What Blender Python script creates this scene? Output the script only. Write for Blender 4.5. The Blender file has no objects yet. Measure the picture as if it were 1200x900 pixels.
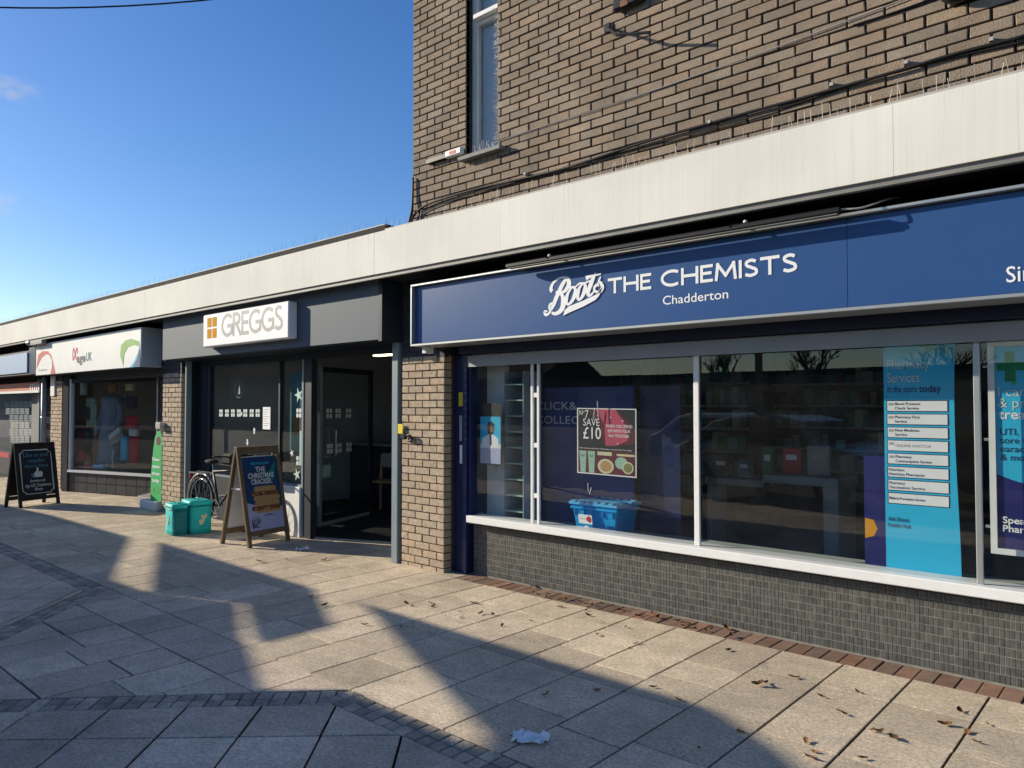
import bpy, bmesh, math, random
from mathutils import Vector, Matrix

random.seed(7)
S = bpy.context.scene
COL = S.collection

# ------------------------------------------------------------------ camera
FPX, CX, CY = 877.0, 600.0, 450.0            # focal length and centre in photograph pixels
YAW = math.radians(48.1)
PITCH = math.atan(26.0 / FPX)
CAM = Vector((0.0, -5.0, 1.62))
FW = Vector((-math.cos(YAW) * math.cos(PITCH), math.sin(YAW) * math.cos(PITCH), math.sin(PITCH)))
RT = Vector((math.sin(YAW), math.cos(YAW), 0.0))
UP = RT.cross(FW)

cam_data = bpy.data.cameras.new("camera")
cam_data.sensor_width = 36.0
cam_data.lens = FPX / 1200.0 * 36.0
cam_data.clip_start = 0.05
cam_data.clip_end = 3000.0
camera = bpy.data.objects.new("camera", cam_data)
COL.objects.link(camera)
camera.location = CAM
camera.rotation_euler = (math.radians(90) + PITCH, 0.0, math.radians(90) - YAW)
S.camera = camera

# ------------------------------------------------------------------ daylight
SUN = Vector((2.3, 1.0, -0.9)).normalized()   # the way the sunlight travels
EL = math.asin(-SUN.z)
AZ = math.atan2(-SUN.x, -SUN.y)               # clockwise from +Y
SKY_STRENGTH = 0.113
SUN_STRENGTH = 5.0
world = bpy.data.worlds.new("World")
S.world = world
world.use_nodes = True
wn, wl = world.node_tree.nodes, world.node_tree.links
bg = wn["Background"]
sky = wn.new("ShaderNodeTexSky")
sky.sky_type = 'NISHITA'
sky.sun_disc = False
sky.sun_elevation = EL
sky.sun_rotation = AZ
sky.altitude = 0.0
sky.air_density = 1.0
sky.dust_density = 0.35
sky.ozone_density = 3.0
bg.inputs["Strength"].default_value = SKY_STRENGTH
hsv = wn.new("ShaderNodeHueSaturation")          # the deep clear winter blue of the photograph, over the whole dome
hsv.inputs["Saturation"].default_value = 1.26
hsv.inputs["Hue"].default_value = 0.512
wl.new(sky.outputs[0], hsv.inputs["Color"])
wl.new(hsv.outputs[0], bg.inputs["Color"])

sun_data = bpy.data.lights.new("sun", 'SUN')
sun_data.energy = SUN_STRENGTH
sun_data.angle = math.radians(0.53)
sun_data.color = (1.0, 0.90, 0.72)
sun = bpy.data.objects.new("sun", sun_data)
COL.objects.link(sun)
sun.location = (-30, -15, 14)
sun.rotation_euler = (-SUN).to_track_quat('Z', 'Y').to_euler()

S.view_settings.view_transform = 'Standard'
S.view_settings.look = 'None'
S.view_settings.exposure = 0.42
S.view_settings.gamma = 1.0
S.render.engine = 'CYCLES'
S.cycles.max_bounces = 8
S.cycles.transparent_max_bounces = 24
S.cycles.caustics_reflective = False
S.cycles.caustics_refractive = False
S.cycles.sample_clamp_indirect = 4.0


# ------------------------------------------------------------------ measuring: a pixel of the photograph on a known plane
def ray(u, v):
    return FW * FPX + RT * (u - CX) - UP * (v - CY)


def at(u, v, y):
    """the point seen at pixel (u, v) on the plane Y = y"""
    r = ray(u, v)
    return CAM + r * ((y - CAM.y) / r.y)


def ground_at(u, v, z=0.0):
    r = ray(u, v)
    return CAM + r * ((z - CAM.z) / r.z)


def seen(p):
    d = Vector(p) - CAM
    z = d.dot(FW)
    if z < 0.05:
        return None
    return CX + FPX * d.dot(RT) / z, CY - FPX * d.dot(UP) / z, z


# ------------------------------------------------------------------ materials
def new_mat(name):
    m = bpy.data.materials.new(name)
    m.use_nodes = True
    nt = m.node_tree
    return m, nt.nodes, nt.links, nt.nodes["Principled BSDF"]


def mat(name, col, rough=0.6, var=0.12, scale=6.0, bump=0.0, bscale=60.0, metal=0.0, spec=0.28, coat=0.0,
        rand=0.0, emit=None, stretch=None, fleck=0.0, fleck_scale=220.0, warm=0.0, trans=0.0):
    m, n, l, b = new_mat(name)
    b.inputs["Roughness"].default_value = rough
    b.inputs["Metallic"].default_value = metal
    b.inputs["Specular IOR Level"].default_value = spec
    b.inputs["Coat Weight"].default_value = coat
    b.inputs["Coat Roughness"].default_value = 0.08
    geo = n.new("ShaderNodeNewGeometry")
    vec = geo.outputs["Position"]
    if stretch:
        mp = n.new("ShaderNodeMapping")
        mp.inputs["Scale"].default_value = stretch
        l.new(vec, mp.inputs["Vector"])
        vec = mp.outputs["Vector"]
    no = n.new("ShaderNodeTexNoise")
    no.inputs["Scale"].default_value = scale
    no.inputs["Detail"].default_value = 6.0
    no.inputs["Roughness"].default_value = 0.65
    l.new(vec, no.inputs["Vector"])
    mr = n.new("ShaderNodeMapRange")
    mr.inputs["From Min"].default_value = 0.25
    mr.inputs["From Max"].default_value = 0.75
    mr.inputs["To Min"].default_value = 1.0 - var
    mr.inputs["To Max"].default_value = 1.0 + var
    l.new(no.outputs["Fac"], mr.inputs["Value"])
    val = mr.outputs["Result"]
    hue = None
    if rand:
        oi = n.new("ShaderNodeObjectInfo")
        ad = n.new("ShaderNodeMath"); ad.operation = 'ADD'
        l.new(oi.outputs["Random"], ad.inputs[0]); l.new(geo.outputs["Random Per Island"], ad.inputs[1])
        fr = n.new("ShaderNodeMath"); fr.operation = 'FRACT'
        l.new(ad.outputs[0], fr.inputs[0])
        hue = fr.outputs[0]
        r2 = n.new("ShaderNodeMapRange")
        r2.inputs["To Min"].default_value = 1.0 - rand
        r2.inputs["To Max"].default_value = 1.0 + rand
        l.new(hue, r2.inputs["Value"])
        mu = n.new("ShaderNodeMath"); mu.operation = 'MULTIPLY'
        l.new(val, mu.inputs[0]); l.new(r2.outputs["Result"], mu.inputs[1])
        val = mu.outputs[0]
    if fleck:
        fn = n.new("ShaderNodeTexNoise")
        fn.inputs["Scale"].default_value = fleck_scale
        fn.inputs["Detail"].default_value = 3.0
        fn.inputs["Roughness"].default_value = 0.8
        l.new(geo.outputs["Position"], fn.inputs["Vector"])
        fm = n.new("ShaderNodeMapRange")
        fm.inputs["From Min"].default_value = 0.3
        fm.inputs["From Max"].default_value = 0.7
        fm.inputs["To Min"].default_value = 1.0 - fleck
        fm.inputs["To Max"].default_value = 1.0 + fleck
        l.new(fn.outputs["Fac"], fm.inputs["Value"])
        mu = n.new("ShaderNodeMath"); mu.operation = 'MULTIPLY'
        l.new(val, mu.inputs[0]); l.new(fm.outputs["Result"], mu.inputs[1])
        val = mu.outputs[0]
    base = n.new("ShaderNodeRGB")
    base.outputs[0].default_value = (*col, 1.0)
    cvec = base.outputs[0]
    if warm and hue is not None:
        mx = n.new("ShaderNodeMix"); mx.data_type = 'RGBA'
        mx.inputs["A"].default_value = (*col, 1.0)
        mx.inputs["B"].default_value = (col[0] * (1 + warm), col[1] * (1 - warm * 0.15), col[2] * (1 - warm), 1.0)
        sn = n.new("ShaderNodeMath"); sn.operation = 'MULTIPLY'; sn.inputs[1].default_value = 7.31
        f2 = n.new("ShaderNodeMath"); f2.operation = 'FRACT'
        l.new(hue, sn.inputs[0]); l.new(sn.outputs[0], f2.inputs[0]); l.new(f2.outputs[0], mx.inputs["Factor"])
        cvec = mx.outputs["Result"]
    vm = n.new("ShaderNodeVectorMath"); vm.operation = 'SCALE'
    l.new(cvec, vm.inputs[0]); l.new(val, vm.inputs["Scale"])
    l.new(vm.outputs[0], b.inputs["Base Color"])
    if bump:
        bn = n.new("ShaderNodeTexNoise")
        bn.inputs["Scale"].default_value = bscale
        bn.inputs["Detail"].default_value = 5.0
        bn.inputs["Roughness"].default_value = 0.7
        l.new(vec if stretch else geo.outputs["Position"], bn.inputs["Vector"])
        bp = n.new("ShaderNodeBump")
        bp.inputs["Strength"].default_value = bump
        bp.inputs["Distance"].default_value = 0.01
        l.new(bn.outputs["Fac"], bp.inputs["Height"])
        l.new(bp.outputs[0], b.inputs["Normal"])
    if trans:
        b.inputs["Transmission Weight"].default_value = 0.0
        b.inputs["Subsurface Weight"].default_value = 0.0
    if emit:
        b.inputs["Emission Color"].default_value = (*emit[0], 1.0)
        b.inputs["Emission Strength"].default_value = emit[1]
    return m


def glass_mat(name, tint=(1, 1, 1), f0=0.045, dirt=0.005):
    """a thin window pane: mostly clear, mirror reflection that grows at glancing angles, a little dust"""
    m = bpy.data.materials.new(name)
    m.use_nodes = True
    n, l = m.node_tree.nodes, m.node_tree.links
    n.clear()
    out = n.new("ShaderNodeOutputMaterial")
    tr = n.new("ShaderNodeBsdfTransparent"); tr.inputs[0].default_value = (*tint, 1)
    gl = n.new("ShaderNodeBsdfGlossy"); gl.inputs["Roughness"].default_value = 0.0
    geo = n.new("ShaderNodeNewGeometry")
    wv = n.new("ShaderNodeTexNoise"); wv.inputs["Scale"].default_value = 0.9; wv.inputs["Detail"].default_value = 1.0
    l.new(geo.outputs["Position"], wv.inputs["Vector"])
    bp = n.new("ShaderNodeBump"); bp.inputs["Strength"].default_value = 0.02; bp.inputs["Distance"].default_value = 0.05
    l.new(wv.outputs["Fac"], bp.inputs["Height"]); l.new(bp.outputs[0], gl.inputs["Normal"])
    lw = n.new("ShaderNodeLayerWeight"); lw.inputs["Blend"].default_value = 0.5
    p5 = n.new("ShaderNodeMath"); p5.operation = 'POWER'; p5.inputs[1].default_value = 5.0
    l.new(lw.outputs["Facing"], p5.inputs[0])
    ma = n.new("ShaderNodeMath"); ma.operation = 'MULTIPLY_ADD'
    ma.inputs[1].default_value = 1.0 - f0; ma.inputs[2].default_value = f0
    l.new(p5.outputs[0], ma.inputs[0])
    mx = n.new("ShaderNodeMixShader")
    l.new(ma.outputs[0], mx.inputs[0]); l.new(tr.outputs[0], mx.inputs[1]); l.new(gl.outputs[0], mx.inputs[2])
    df = n.new("ShaderNodeBsdfDiffuse"); df.inputs[0].default_value = (0.6, 0.6, 0.58, 1)
    dn = n.new("ShaderNodeTexNoise"); dn.inputs["Scale"].default_value = 5.0; dn.inputs["Detail"].default_value = 6.0
    l.new(geo.outputs["Position"], dn.inputs["Vector"])
    dm = n.new("ShaderNodeMapRange"); dm.inputs["From Min"].default_value = 0.3; dm.inputs["From Max"].default_value = 0.8
    dm.inputs["To Min"].default_value = dirt * 0.4; dm.inputs["To Max"].default_value = dirt * 2.2
    l.new(dn.outputs["Fac"], dm.inputs["Value"])
    m2 = n.new("ShaderNodeMixShader")
    l.new(dm.outputs[0], m2.inputs[0]); l.new(mx.outputs[0], m2.inputs[1]); l.new(df.outputs[0], m2.inputs[2])
    l.new(m2.outputs[0], out.inputs["Surface"])
    return m


MT = {}
MT['brick'] = mat("brown_brick", (0.30, 0.246, 0.19), 0.9, 0.30, 2.2, 1.0, 95.0, rand=0.14, warm=0.09, fleck=0.38, fleck_scale=160)
MT['brick_low'] = mat("buff_brick", (0.46, 0.375, 0.28), 0.9, 0.3, 18.0, 1.0, 110.0, rand=0.10, warm=0.07, fleck=0.25, fleck_scale=180)
MT['brick_dark'] = mat("dark_painted_brick", (0.035, 0.04, 0.05), 0.7, 0.2, 10.0, 0.4, 90.0, rand=0.15)
MT['mortar'] = mat("dark_mortar", (0.04, 0.033, 0.027), 0.95, 0.3, 30.0, 0.5, 120.0)
MT['mortar_low'] = mat("brown_mortar", (0.10, 0.075, 0.055), 0.95, 0.3, 30.0, 0.5, 120.0)
MT['sett'] = mat("dark_setts", (0.43, 0.36, 0.285), 0.9, 0.45, 8.0, 0.8, 90.0, rand=0.3, fleck=0.4, fleck_scale=120)
MT['paver'] = mat("red_brick_paver", (0.24, 0.165, 0.125), 0.9, 0.25, 12.0, 0.6, 120.0, rand=0.25, warm=0.2, fleck=0.25)
MT['bed'] = mat("joint_sand", (0.022, 0.019, 0.016), 1.0, 0.3, 20.0)
MT['asphalt'] = mat("asphalt", (0.05, 0.05, 0.05), 0.9, 0.3, 2.0, 0.5, 120.0)
MT['white_paint'] = mat("white_paint", (0.78, 0.77, 0.74), 0.45, 0.06, 3.0)
MT['white_line'] = mat("white_road_paint", (0.7, 0.7, 0.68), 0.7, 0.15, 8.0)
MT['drip'] = mat("grey_drip_trim", (0.24, 0.235, 0.215), 0.5, 0.15, 4.0)
MT['soffit'] = mat("dark_soffit", (0.03, 0.034, 0.045), 0.6, 0.2, 3.0)
MT['felt'] = mat("roofing_felt", (0.05, 0.048, 0.045), 0.95, 0.3, 12.0, 0.6, 80.0)
MT['navy'] = mat("navy_paint", (0.012, 0.022, 0.085), 0.35, 0.12, 4.0, coat=0.2)
MT['navy_dark'] = mat("dark_navy_paint", (0.012, 0.018, 0.045), 0.5, 0.15, 4.0)
MT['sign_blue'] = mat("blue_sign_face", (0.028, 0.083, 0.235), 0.33, 0.05, 1.2, spec=0.3)
MT['sign_white'] = mat("white_sign_letters", (0.85, 0.85, 0.85), 0.4, 0.02)
MT['alu'] = mat("silver_aluminium", (0.46, 0.47, 0.46), 0.35, 0.08, 5.0, metal=0.6)
MT['alu_white'] = mat("white_frame", (0.80, 0.80, 0.78), 0.4, 0.06, 6.0, bump=0.05)
MT['shutter'] = mat("grey_shutter_rail", (0.30, 0.31, 0.32), 0.45, 0.08, 3.0, metal=0.2)
MT['black'] = mat("black_paint", (0.012, 0.012, 0.014), 0.45, 0.2, 6.0)
MT['rubber'] = mat("black_rubber", (0.015, 0.015, 0.015), 0.8, 0.2, 8.0)
MT['tile'] = mat("grey_mosaic_tile", (0.10, 0.10, 0.09), 0.5, 0.3, 25.0, 0.25, 120.0, rand=0.22, fleck=0.2)
MT['grout'] = mat("pale_grout", (0.27, 0.25, 0.21), 0.95, 0.3, 10.0)
MT['gpanel'] = mat("grey_fascia_panel", (0.09, 0.11, 0.138), 0.65, 0.05, 2.0)
MT['gframe'] = mat("dark_blue_grey_frame", (0.012, 0.018, 0.028), 0.55, 0.1, 4.0)
MT['gpost'] = mat("pale_grey_post", (0.23, 0.28, 0.30), 0.4, 0.08, 5.0)
MT['gletter'] = mat("grey_sign_letters", (0.33, 0.32, 0.31), 0.5, 0.04)
MT['orange'] = mat("orange_print", (0.66, 0.29, 0.006), 0.8, 0.04, spec=0.08)
MT['dark_tile'] = mat("charcoal_tile", (0.07, 0.072, 0.075), 0.4, 0.2, 8.0, rand=0.15)
MT['glass'] = glass_mat("window_glass", (0.97, 0.985, 0.98), 0.045)
MT['glass_dark'] = glass_mat("tinted_glass", (0.90, 0.92, 0.92), 0.04)
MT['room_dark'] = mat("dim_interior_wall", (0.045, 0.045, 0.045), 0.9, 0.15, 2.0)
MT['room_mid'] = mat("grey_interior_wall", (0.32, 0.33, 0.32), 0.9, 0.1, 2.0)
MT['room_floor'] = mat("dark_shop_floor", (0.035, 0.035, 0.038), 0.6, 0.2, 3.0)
MT['ledge'] = mat("pale_window_ledge", (0.42, 0.46, 0.43), 0.6, 0.1, 4.0)
MT['wood'] = mat("brown_board_wood", (0.17, 0.115, 0.065), 0.6, 0.35, 10.0, 0.25, 60.0, stretch=(1, 1, 0.15))
MT['black_wood'] = mat("black_stained_wood", (0.018, 0.018, 0.018), 0.6, 0.3, 12.0, 0.2, 60.0)
MT['chair_wood'] = mat("pale_chair_wood", (0.45, 0.30, 0.15), 0.5, 0.2, 20.0)
MT['teal'] = mat("turquoise_fabric", (0.015, 0.46, 0.43), 0.55, 0.18, 9.0, 0.6, 22.0)
MT['teal_dark'] = mat("dark_turquoise_trim", (0.01, 0.17, 0.18), 0.6, 0.2, 9.0, 0.4, 30.0)
MT['paper'] = mat("white_paper", (0.82, 0.82, 0.82), 0.8, 0.05, 10.0)
MT['leaf'] = mat("dry_brown_leaf", (0.15, 0.085, 0.035), 0.8, 0.4, 60.0, rand=0.65, warm=0.35)
MT['cable'] = mat("black_cable", (0.015, 0.015, 0.016), 0.6, 0.2)
MT['cable_pale'] = mat("pale_cable", (0.45, 0.43, 0.40), 0.6, 0.1)
MT['spike'] = mat("steel_wire", (0.66, 0.62, 0.55), 0.6, 0.1)
MT['yellow'] = mat("yellow_sticker", (0.75, 0.60, 0.03), 0.5, 0.05)
MT['crate'] = mat("blue_crate_plastic", (0.004, 0.34, 0.74), 0.4, 0.06, 8.0)
MT['crate_lid'] = mat("pale_blue_crate_lid", (0.07, 0.44, 0.78), 0.4, 0.08, 8.0)
MT['red'] = mat("red_print", (0.50, 0.03, 0.04), 0.5, 0.05)
MT['pink'] = mat("rose_red_print", (0.48, 0.07, 0.12), 0.5, 0.3, 7.0)
MT['maroon'] = mat("dark_maroon_print", (0.10, 0.012, 0.025), 0.5, 0.35, 8.0)
MT['ink'] = mat("black_ink", (0.012, 0.012, 0.016), 0.5, 0.1)
MT['ink_navy'] = mat("navy_ink", (0.01, 0.016, 0.07), 0.5, 0.1)
MT['cyan'] = mat("cyan_banner_print", (0.03, 0.46, 0.72), 0.5, 0.05, 3.0)
MT['blue_print'] = mat("deep_blue_print", (0.012, 0.014, 0.13), 0.5, 0.08)
MT['green'] = mat("green_print", (0.01, 0.20, 0.07), 0.5, 0.06)
MT['green_bright'] = mat("bright_green_print", (0.02, 0.38, 0.10), 0.5, 0.06)
MT['leaf_green'] = mat("leaf_green_print", (0.16, 0.36, 0.06), 0.5, 0.15)
MT['mint'] = mat("pale_green_print", (0.32, 0.50, 0.40), 0.5, 0.08)
MT['cream'] = mat("cream_print", (0.62, 0.58, 0.36), 0.5, 0.1)
MT['olive'] = mat("olive_print", (0.20, 0.20, 0.08), 0.5, 0.1)
MT['grey_print'] = mat("grey_print", (0.38, 0.39, 0.40), 0.6, 0.1)
MT['skin'] = mat("brown_skin_print", (0.22, 0.11, 0.07), 0.6, 0.1)
MT['bun'] = mat("toasted_bread_print", (0.45, 0.27, 0.11), 0.6, 0.25, 40.0)
MT['filling'] = mat("filling_print", (0.20, 0.075, 0.03), 0.6, 0.6, 60.0)
MT['night'] = mat("night_blue_print", (0.012, 0.05, 0.14), 0.5, 0.5, 7.0)
MT['lilac'] = mat("pale_lilac_print", (0.40, 0.43, 0.62), 0.5, 0.12, 9.0)
MT['chalk'] = mat("chalk_white", (0.62, 0.63, 0.63), 0.9, 0.2, 80.0)
MT['chalk_blue'] = mat("chalk_blue", (0.07, 0.20, 0.32), 0.9, 0.3, 80.0)
MT['slate'] = mat("blackboard", (0.018, 0.022, 0.028), 0.7, 0.25, 12.0)
MT['lamp_glow'] = mat("lit_ceiling_lamp", (0.9, 0.85, 0.7), 0.5, 0.0, emit=((1.0, 0.86, 0.50), 3.0))
MT['tyre'] = mat("bicycle_tyre", (0.02, 0.02, 0.02), 0.8, 0.2)
MT['frost'] = mat("white_window_film", (0.62, 0.66, 0.65), 0.7, 0.05)
MT['star'] = mat("pale_green_window_film", (0.45, 0.62, 0.55), 0.7, 0.05)
MT['fabric_blue'] = mat("grey_blue_fabric", (0.24, 0.30, 0.37), 0.9, 0.2, 20.0)
MT['fabric_red'] = mat("dark_red_fabric", (0.48, 0.03, 0.05), 0.9, 0.25, 14.0)
MT['fabric_dark'] = mat("dark_fabric", (0.05, 0.045, 0.055), 0.9, 0.4, 12.0)
MT['cc_blue'] = mat("click_collect_blue", (0.02, 0.05, 0.20), 0.5, 0.06, 3.0)
MT['pale_board'] = mat("pale_grey_board", (0.66, 0.68, 0.66), 0.8, 0.08, 2.0)
MT['blind'] = mat("blind_with_sky_tone", (0.50, 0.60, 0.68), 0.8, 0.08, 2.0)  # blind colour lightened to carry the sky's reflection in the pane
MT['room_bakery'] = mat("grey_blue_bakery_wall", (0.42, 0.44, 0.46), 0.9, 0.1, 2.0)
MT['end_grey'] = mat("grey_sign_end", (0.36, 0.40, 0.45), 0.5, 0.06, 3.0)
MT['shop_red'] = mat("red_shop_lettering_board", (0.55, 0.13, 0.08), 0.5, 0.1, 8.0)
MT['pale_blue'] = mat("pale_blue_sign_face", (0.42, 0.52, 0.70), 0.35, 0.05)
MT['sill_stone'] = mat("grey_stone_sill", (0.30, 0.29, 0.27), 0.85, 0.2, 12.0)
MT['render_wall'] = mat("grey_render", (0.25, 0.24, 0.22), 0.9, 0.2, 2.0)
MT['bark'] = mat("dark_bark", (0.07, 0.055, 0.045), 0.95, 0.3, 20.0)
MT['chrome'] = mat("dull_steel", (0.45, 0.45, 0.46), 0.3, 0.08, metal=0.8)


def fascia_mat():
    """off-white canopy edge: small mosaic relief, streaks of dirt run down from the top edge"""
    m, n, l, b = new_mat("off_white_canopy_edge")
    b.inputs["Roughness"].default_value = 0.8
    b.inputs["Specular IOR Level"].default_value = 0.1
    geo = n.new("ShaderNodeNewGeometry")
    mp = n.new("ShaderNodeMapping"); mp.inputs["Scale"].default_value = (14.0, 1.0, 0.3)
    l.new(geo.outputs["Position"], mp.inputs["Vector"])
    no = n.new("ShaderNodeTexNoise"); no.inputs["Scale"].default_value = 2.2; no.inputs["Detail"].default_value = 8.0
    no.inputs["Roughness"].default_value = 0.75
    l.new(mp.outputs[0], no.inputs["Vector"])
    n2 = n.new("ShaderNodeTexNoise"); n2.inputs["Scale"].default_value = 0.55; n2.inputs["Detail"].default_value = 3.0
    l.new(geo.outputs["Position"], n2.inputs["Vector"])
    a = n.new("ShaderNodeMath"); a.operation = 'MULTIPLY'
    r1 = n.new("ShaderNodeMapRange"); r1.inputs["From Min"].default_value = 0.56; r1.inputs["From Max"].default_value = 0.78
    l.new(no.outputs["Fac"], r1.inputs["Value"])
    r2 = n.new("ShaderNodeMapRange"); r2.inputs["From Min"].default_value = 0.32; r2.inputs["From Max"].default_value = 0.60
    l.new(n2.outputs["Fac"], r2.inputs["Value"])
    l.new(r1.outputs[0], a.inputs[0]); l.new(r2.outputs[0], a.inputs[1])
    mx = n.new("ShaderNodeMix"); mx.data_type = 'RGBA'
    mx.inputs["A"].default_value = (0.83, 0.80, 0.72, 1)
    mx.inputs["B"].default_value = (0.50, 0.46, 0.39, 1)
    l.new(a.outputs[0], mx.inputs["Factor"])
    m3 = n.new("ShaderNodeMapping"); m3.inputs["Scale"].default_value = (60.0, 1.0, 0.5)
    l.new(geo.outputs["Position"], m3.inputs["Vector"])
    n3 = n.new("ShaderNodeTexNoise"); n3.inputs["Scale"].default_value = 1.0; n3.inputs["Detail"].default_value = 3.0
    l.new(m3.outputs[0], n3.inputs["Vector"])
    n4 = n.new("ShaderNodeTexNoise"); n4.inputs["Scale"].default_value = 1.6; n4.inputs["Detail"].default_value = 6.0
    l.new(geo.outputs["Position"], n4.inputs["Vector"])
    r3 = n.new("ShaderNodeMapRange"); r3.inputs["From Min"].default_value = 0.3; r3.inputs["From Max"].default_value = 0.7
    r3.inputs["To Min"].default_value = 0.965; r3.inputs["To Max"].default_value = 1.02
    l.new(n3.outputs["Fac"], r3.inputs["Value"])
    r4 = n.new("ShaderNodeMapRange"); r4.inputs["From Min"].default_value = 0.3; r4.inputs["From Max"].default_value = 0.7
    r4.inputs["To Min"].default_value = 0.93; r4.inputs["To Max"].default_value = 1.05
    l.new(n4.outputs["Fac"], r4.inputs["Value"])
    mq = n.new("ShaderNodeMath"); mq.operation = 'MULTIPLY'
    l.new(r3.outputs[0], mq.inputs[0]); l.new(r4.outputs[0], mq.inputs[1])
    vs_ = n.new("ShaderNodeVectorMath"); vs_.operation = 'SCALE'
    l.new(mx.outputs["Result"], vs_.inputs[0]); l.new(mq.outputs[0], vs_.inputs["Scale"])
    l.new(vs_.outputs[0], b.inputs["Base Color"])
    bp = n.new("ShaderNodeBump"); bp.inputs["Strength"].default_value = 0.15; bp.inputs["Distance"].default_value = 0.01
    l.new(n4.outputs["Fac"], bp.inputs["Height"]); l.new(bp.outputs[0], b.inputs["Normal"])
    return m


MT['fascia'] = fascia_mat()


def paving_mat(name, col, var, white, rand):
    """worn concrete flags: exposed aggregate, pale specks, gum spots, broad grime"""
    m, n, l, b = new_mat(name)
    b.inputs["Roughness"].default_value = 0.8
    b.inputs["Specular IOR Level"].default_value = 0.35
    geo = n.new("ShaderNodeNewGeometry")
    P = geo.outputs["Position"]

    def noise(scale, det, rough, a, c, lo, hi):
        t = n.new("ShaderNodeTexNoise")
        t.inputs["Scale"].default_value = scale; t.inputs["Detail"].default_value = det; t.inputs["Roughness"].default_value = rough
        l.new(P, t.inputs["Vector"])
        r = n.new("ShaderNodeMapRange")
        r.inputs["From Min"].default_value = a; r.inputs["From Max"].default_value = c
        r.inputs["To Min"].default_value = lo; r.inputs["To Max"].default_value = hi
        l.new(t.outputs["Fac"], r.inputs["Value"])
        return r.outputs["Result"]

    def mul(a, c):
        q = n.new("ShaderNodeMath"); q.operation = 'MULTIPLY'
        l.new(a, q.inputs[0]); l.new(c, q.inputs[1])
        return q.outputs[0]

    oi = n.new("ShaderNodeObjectInfo")
    ad = n.new("ShaderNodeMath"); ad.operation = 'ADD'
    l.new(oi.outputs["Random"], ad.inputs[0]); l.new(geo.outputs["Random Per Island"], ad.inputs[1])
    fr = n.new("ShaderNodeMath"); fr.operation = 'FRACT'
    l.new(ad.outputs[0], fr.inputs[0])
    rr = n.new("ShaderNodeMapRange")
    rr.inputs["To Min"].default_value = 1 - rand; rr.inputs["To Max"].default_value = 1 + rand
    l.new(fr.outputs[0], rr.inputs["Value"])
    v = mul(rr.outputs["Result"], noise(0.8, 5, 0.6, 0.3, 0.7, 1 - var, 1 + var))
    v = mul(v, noise(7.0, 6, 0.7, 0.3, 0.7, 0.82, 1.18))
    v = mul(v, noise(48.0, 4, 0.75, 0.3, 0.7, 0.62, 1.38))
    v = mul(v, noise(150.0, 2, 0.7, 0.3, 0.7, 0.75, 1.25))
    vm = n.new("ShaderNodeVectorMath"); vm.operation = 'SCALE'
    vm.inputs[0].default_value = col
    l.new(v, vm.inputs["Scale"])
    colr = vm.outputs[0]
    # pale specks and gum
    for scale, thr, amount, c in ((21.0, 0.17, white, (0.62, 0.60, 0.56)), (4.5, 0.075, 0.55, (0.50, 0.49, 0.46)), (5.3, 0.06, 0.6, (0.05, 0.05, 0.05))):
        vo = n.new("ShaderNodeTexVoronoi")
        vo.inputs["Scale"].default_value = scale
        l.new(P, vo.inputs["Vector"])
        r = n.new("ShaderNodeMapRange")
        r.inputs["From Min"].default_value = thr * 0.6; r.inputs["From Max"].default_value = thr
        r.inputs["To Min"].default_value = amount; r.inputs["To Max"].default_value = 0.0
        l.new(vo.outputs["Distance"], r.inputs["Value"])
        wn_ = n.new("ShaderNodeSeparateColor")
        l.new(vo.outputs["Color"], wn_.inputs[0])
        g_ = n.new("ShaderNodeMath"); g_.operation = 'GREATER_THAN'; g_.inputs[1].default_value = 0.55
        l.new(wn_.outputs[0], g_.inputs[0])
        f = mul(r.outputs["Result"], g_.outputs[0])
        mx = n.new("ShaderNodeMix"); mx.data_type = 'RGBA'
        l.new(f, mx.inputs["Factor"]); l.new(colr, mx.inputs["A"]); mx.inputs["B"].default_value = (*c, 1)
        colr = mx.outputs["Result"]
    l.new(colr, b.inputs["Base Color"])
    bn = n.new("ShaderNodeTexNoise"); bn.inputs["Scale"].default_value = 110.0; bn.inputs["Detail"].default_value = 5.0; bn.inputs["Roughness"].default_value = 0.75
    l.new(P, bn.inputs["Vector"])
    bp = n.new("ShaderNodeBump"); bp.inputs["Strength"].default_value = 0.8; bp.inputs["Distance"].default_value = 0.008
    l.new(bn.outputs["Fac"], bp.inputs["Height"]); l.new(bp.outputs[0], b.inputs["Normal"])
    return m


MT['slab'] = paving_mat("concrete_paving", (0.62, 0.51, 0.37), 0.24, 0.4, 0.15)
MT['slab_dark'] = paving_mat("grey_paving", (0.62, 0.50, 0.375), 0.30, 0.9, 0.16)


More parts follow.
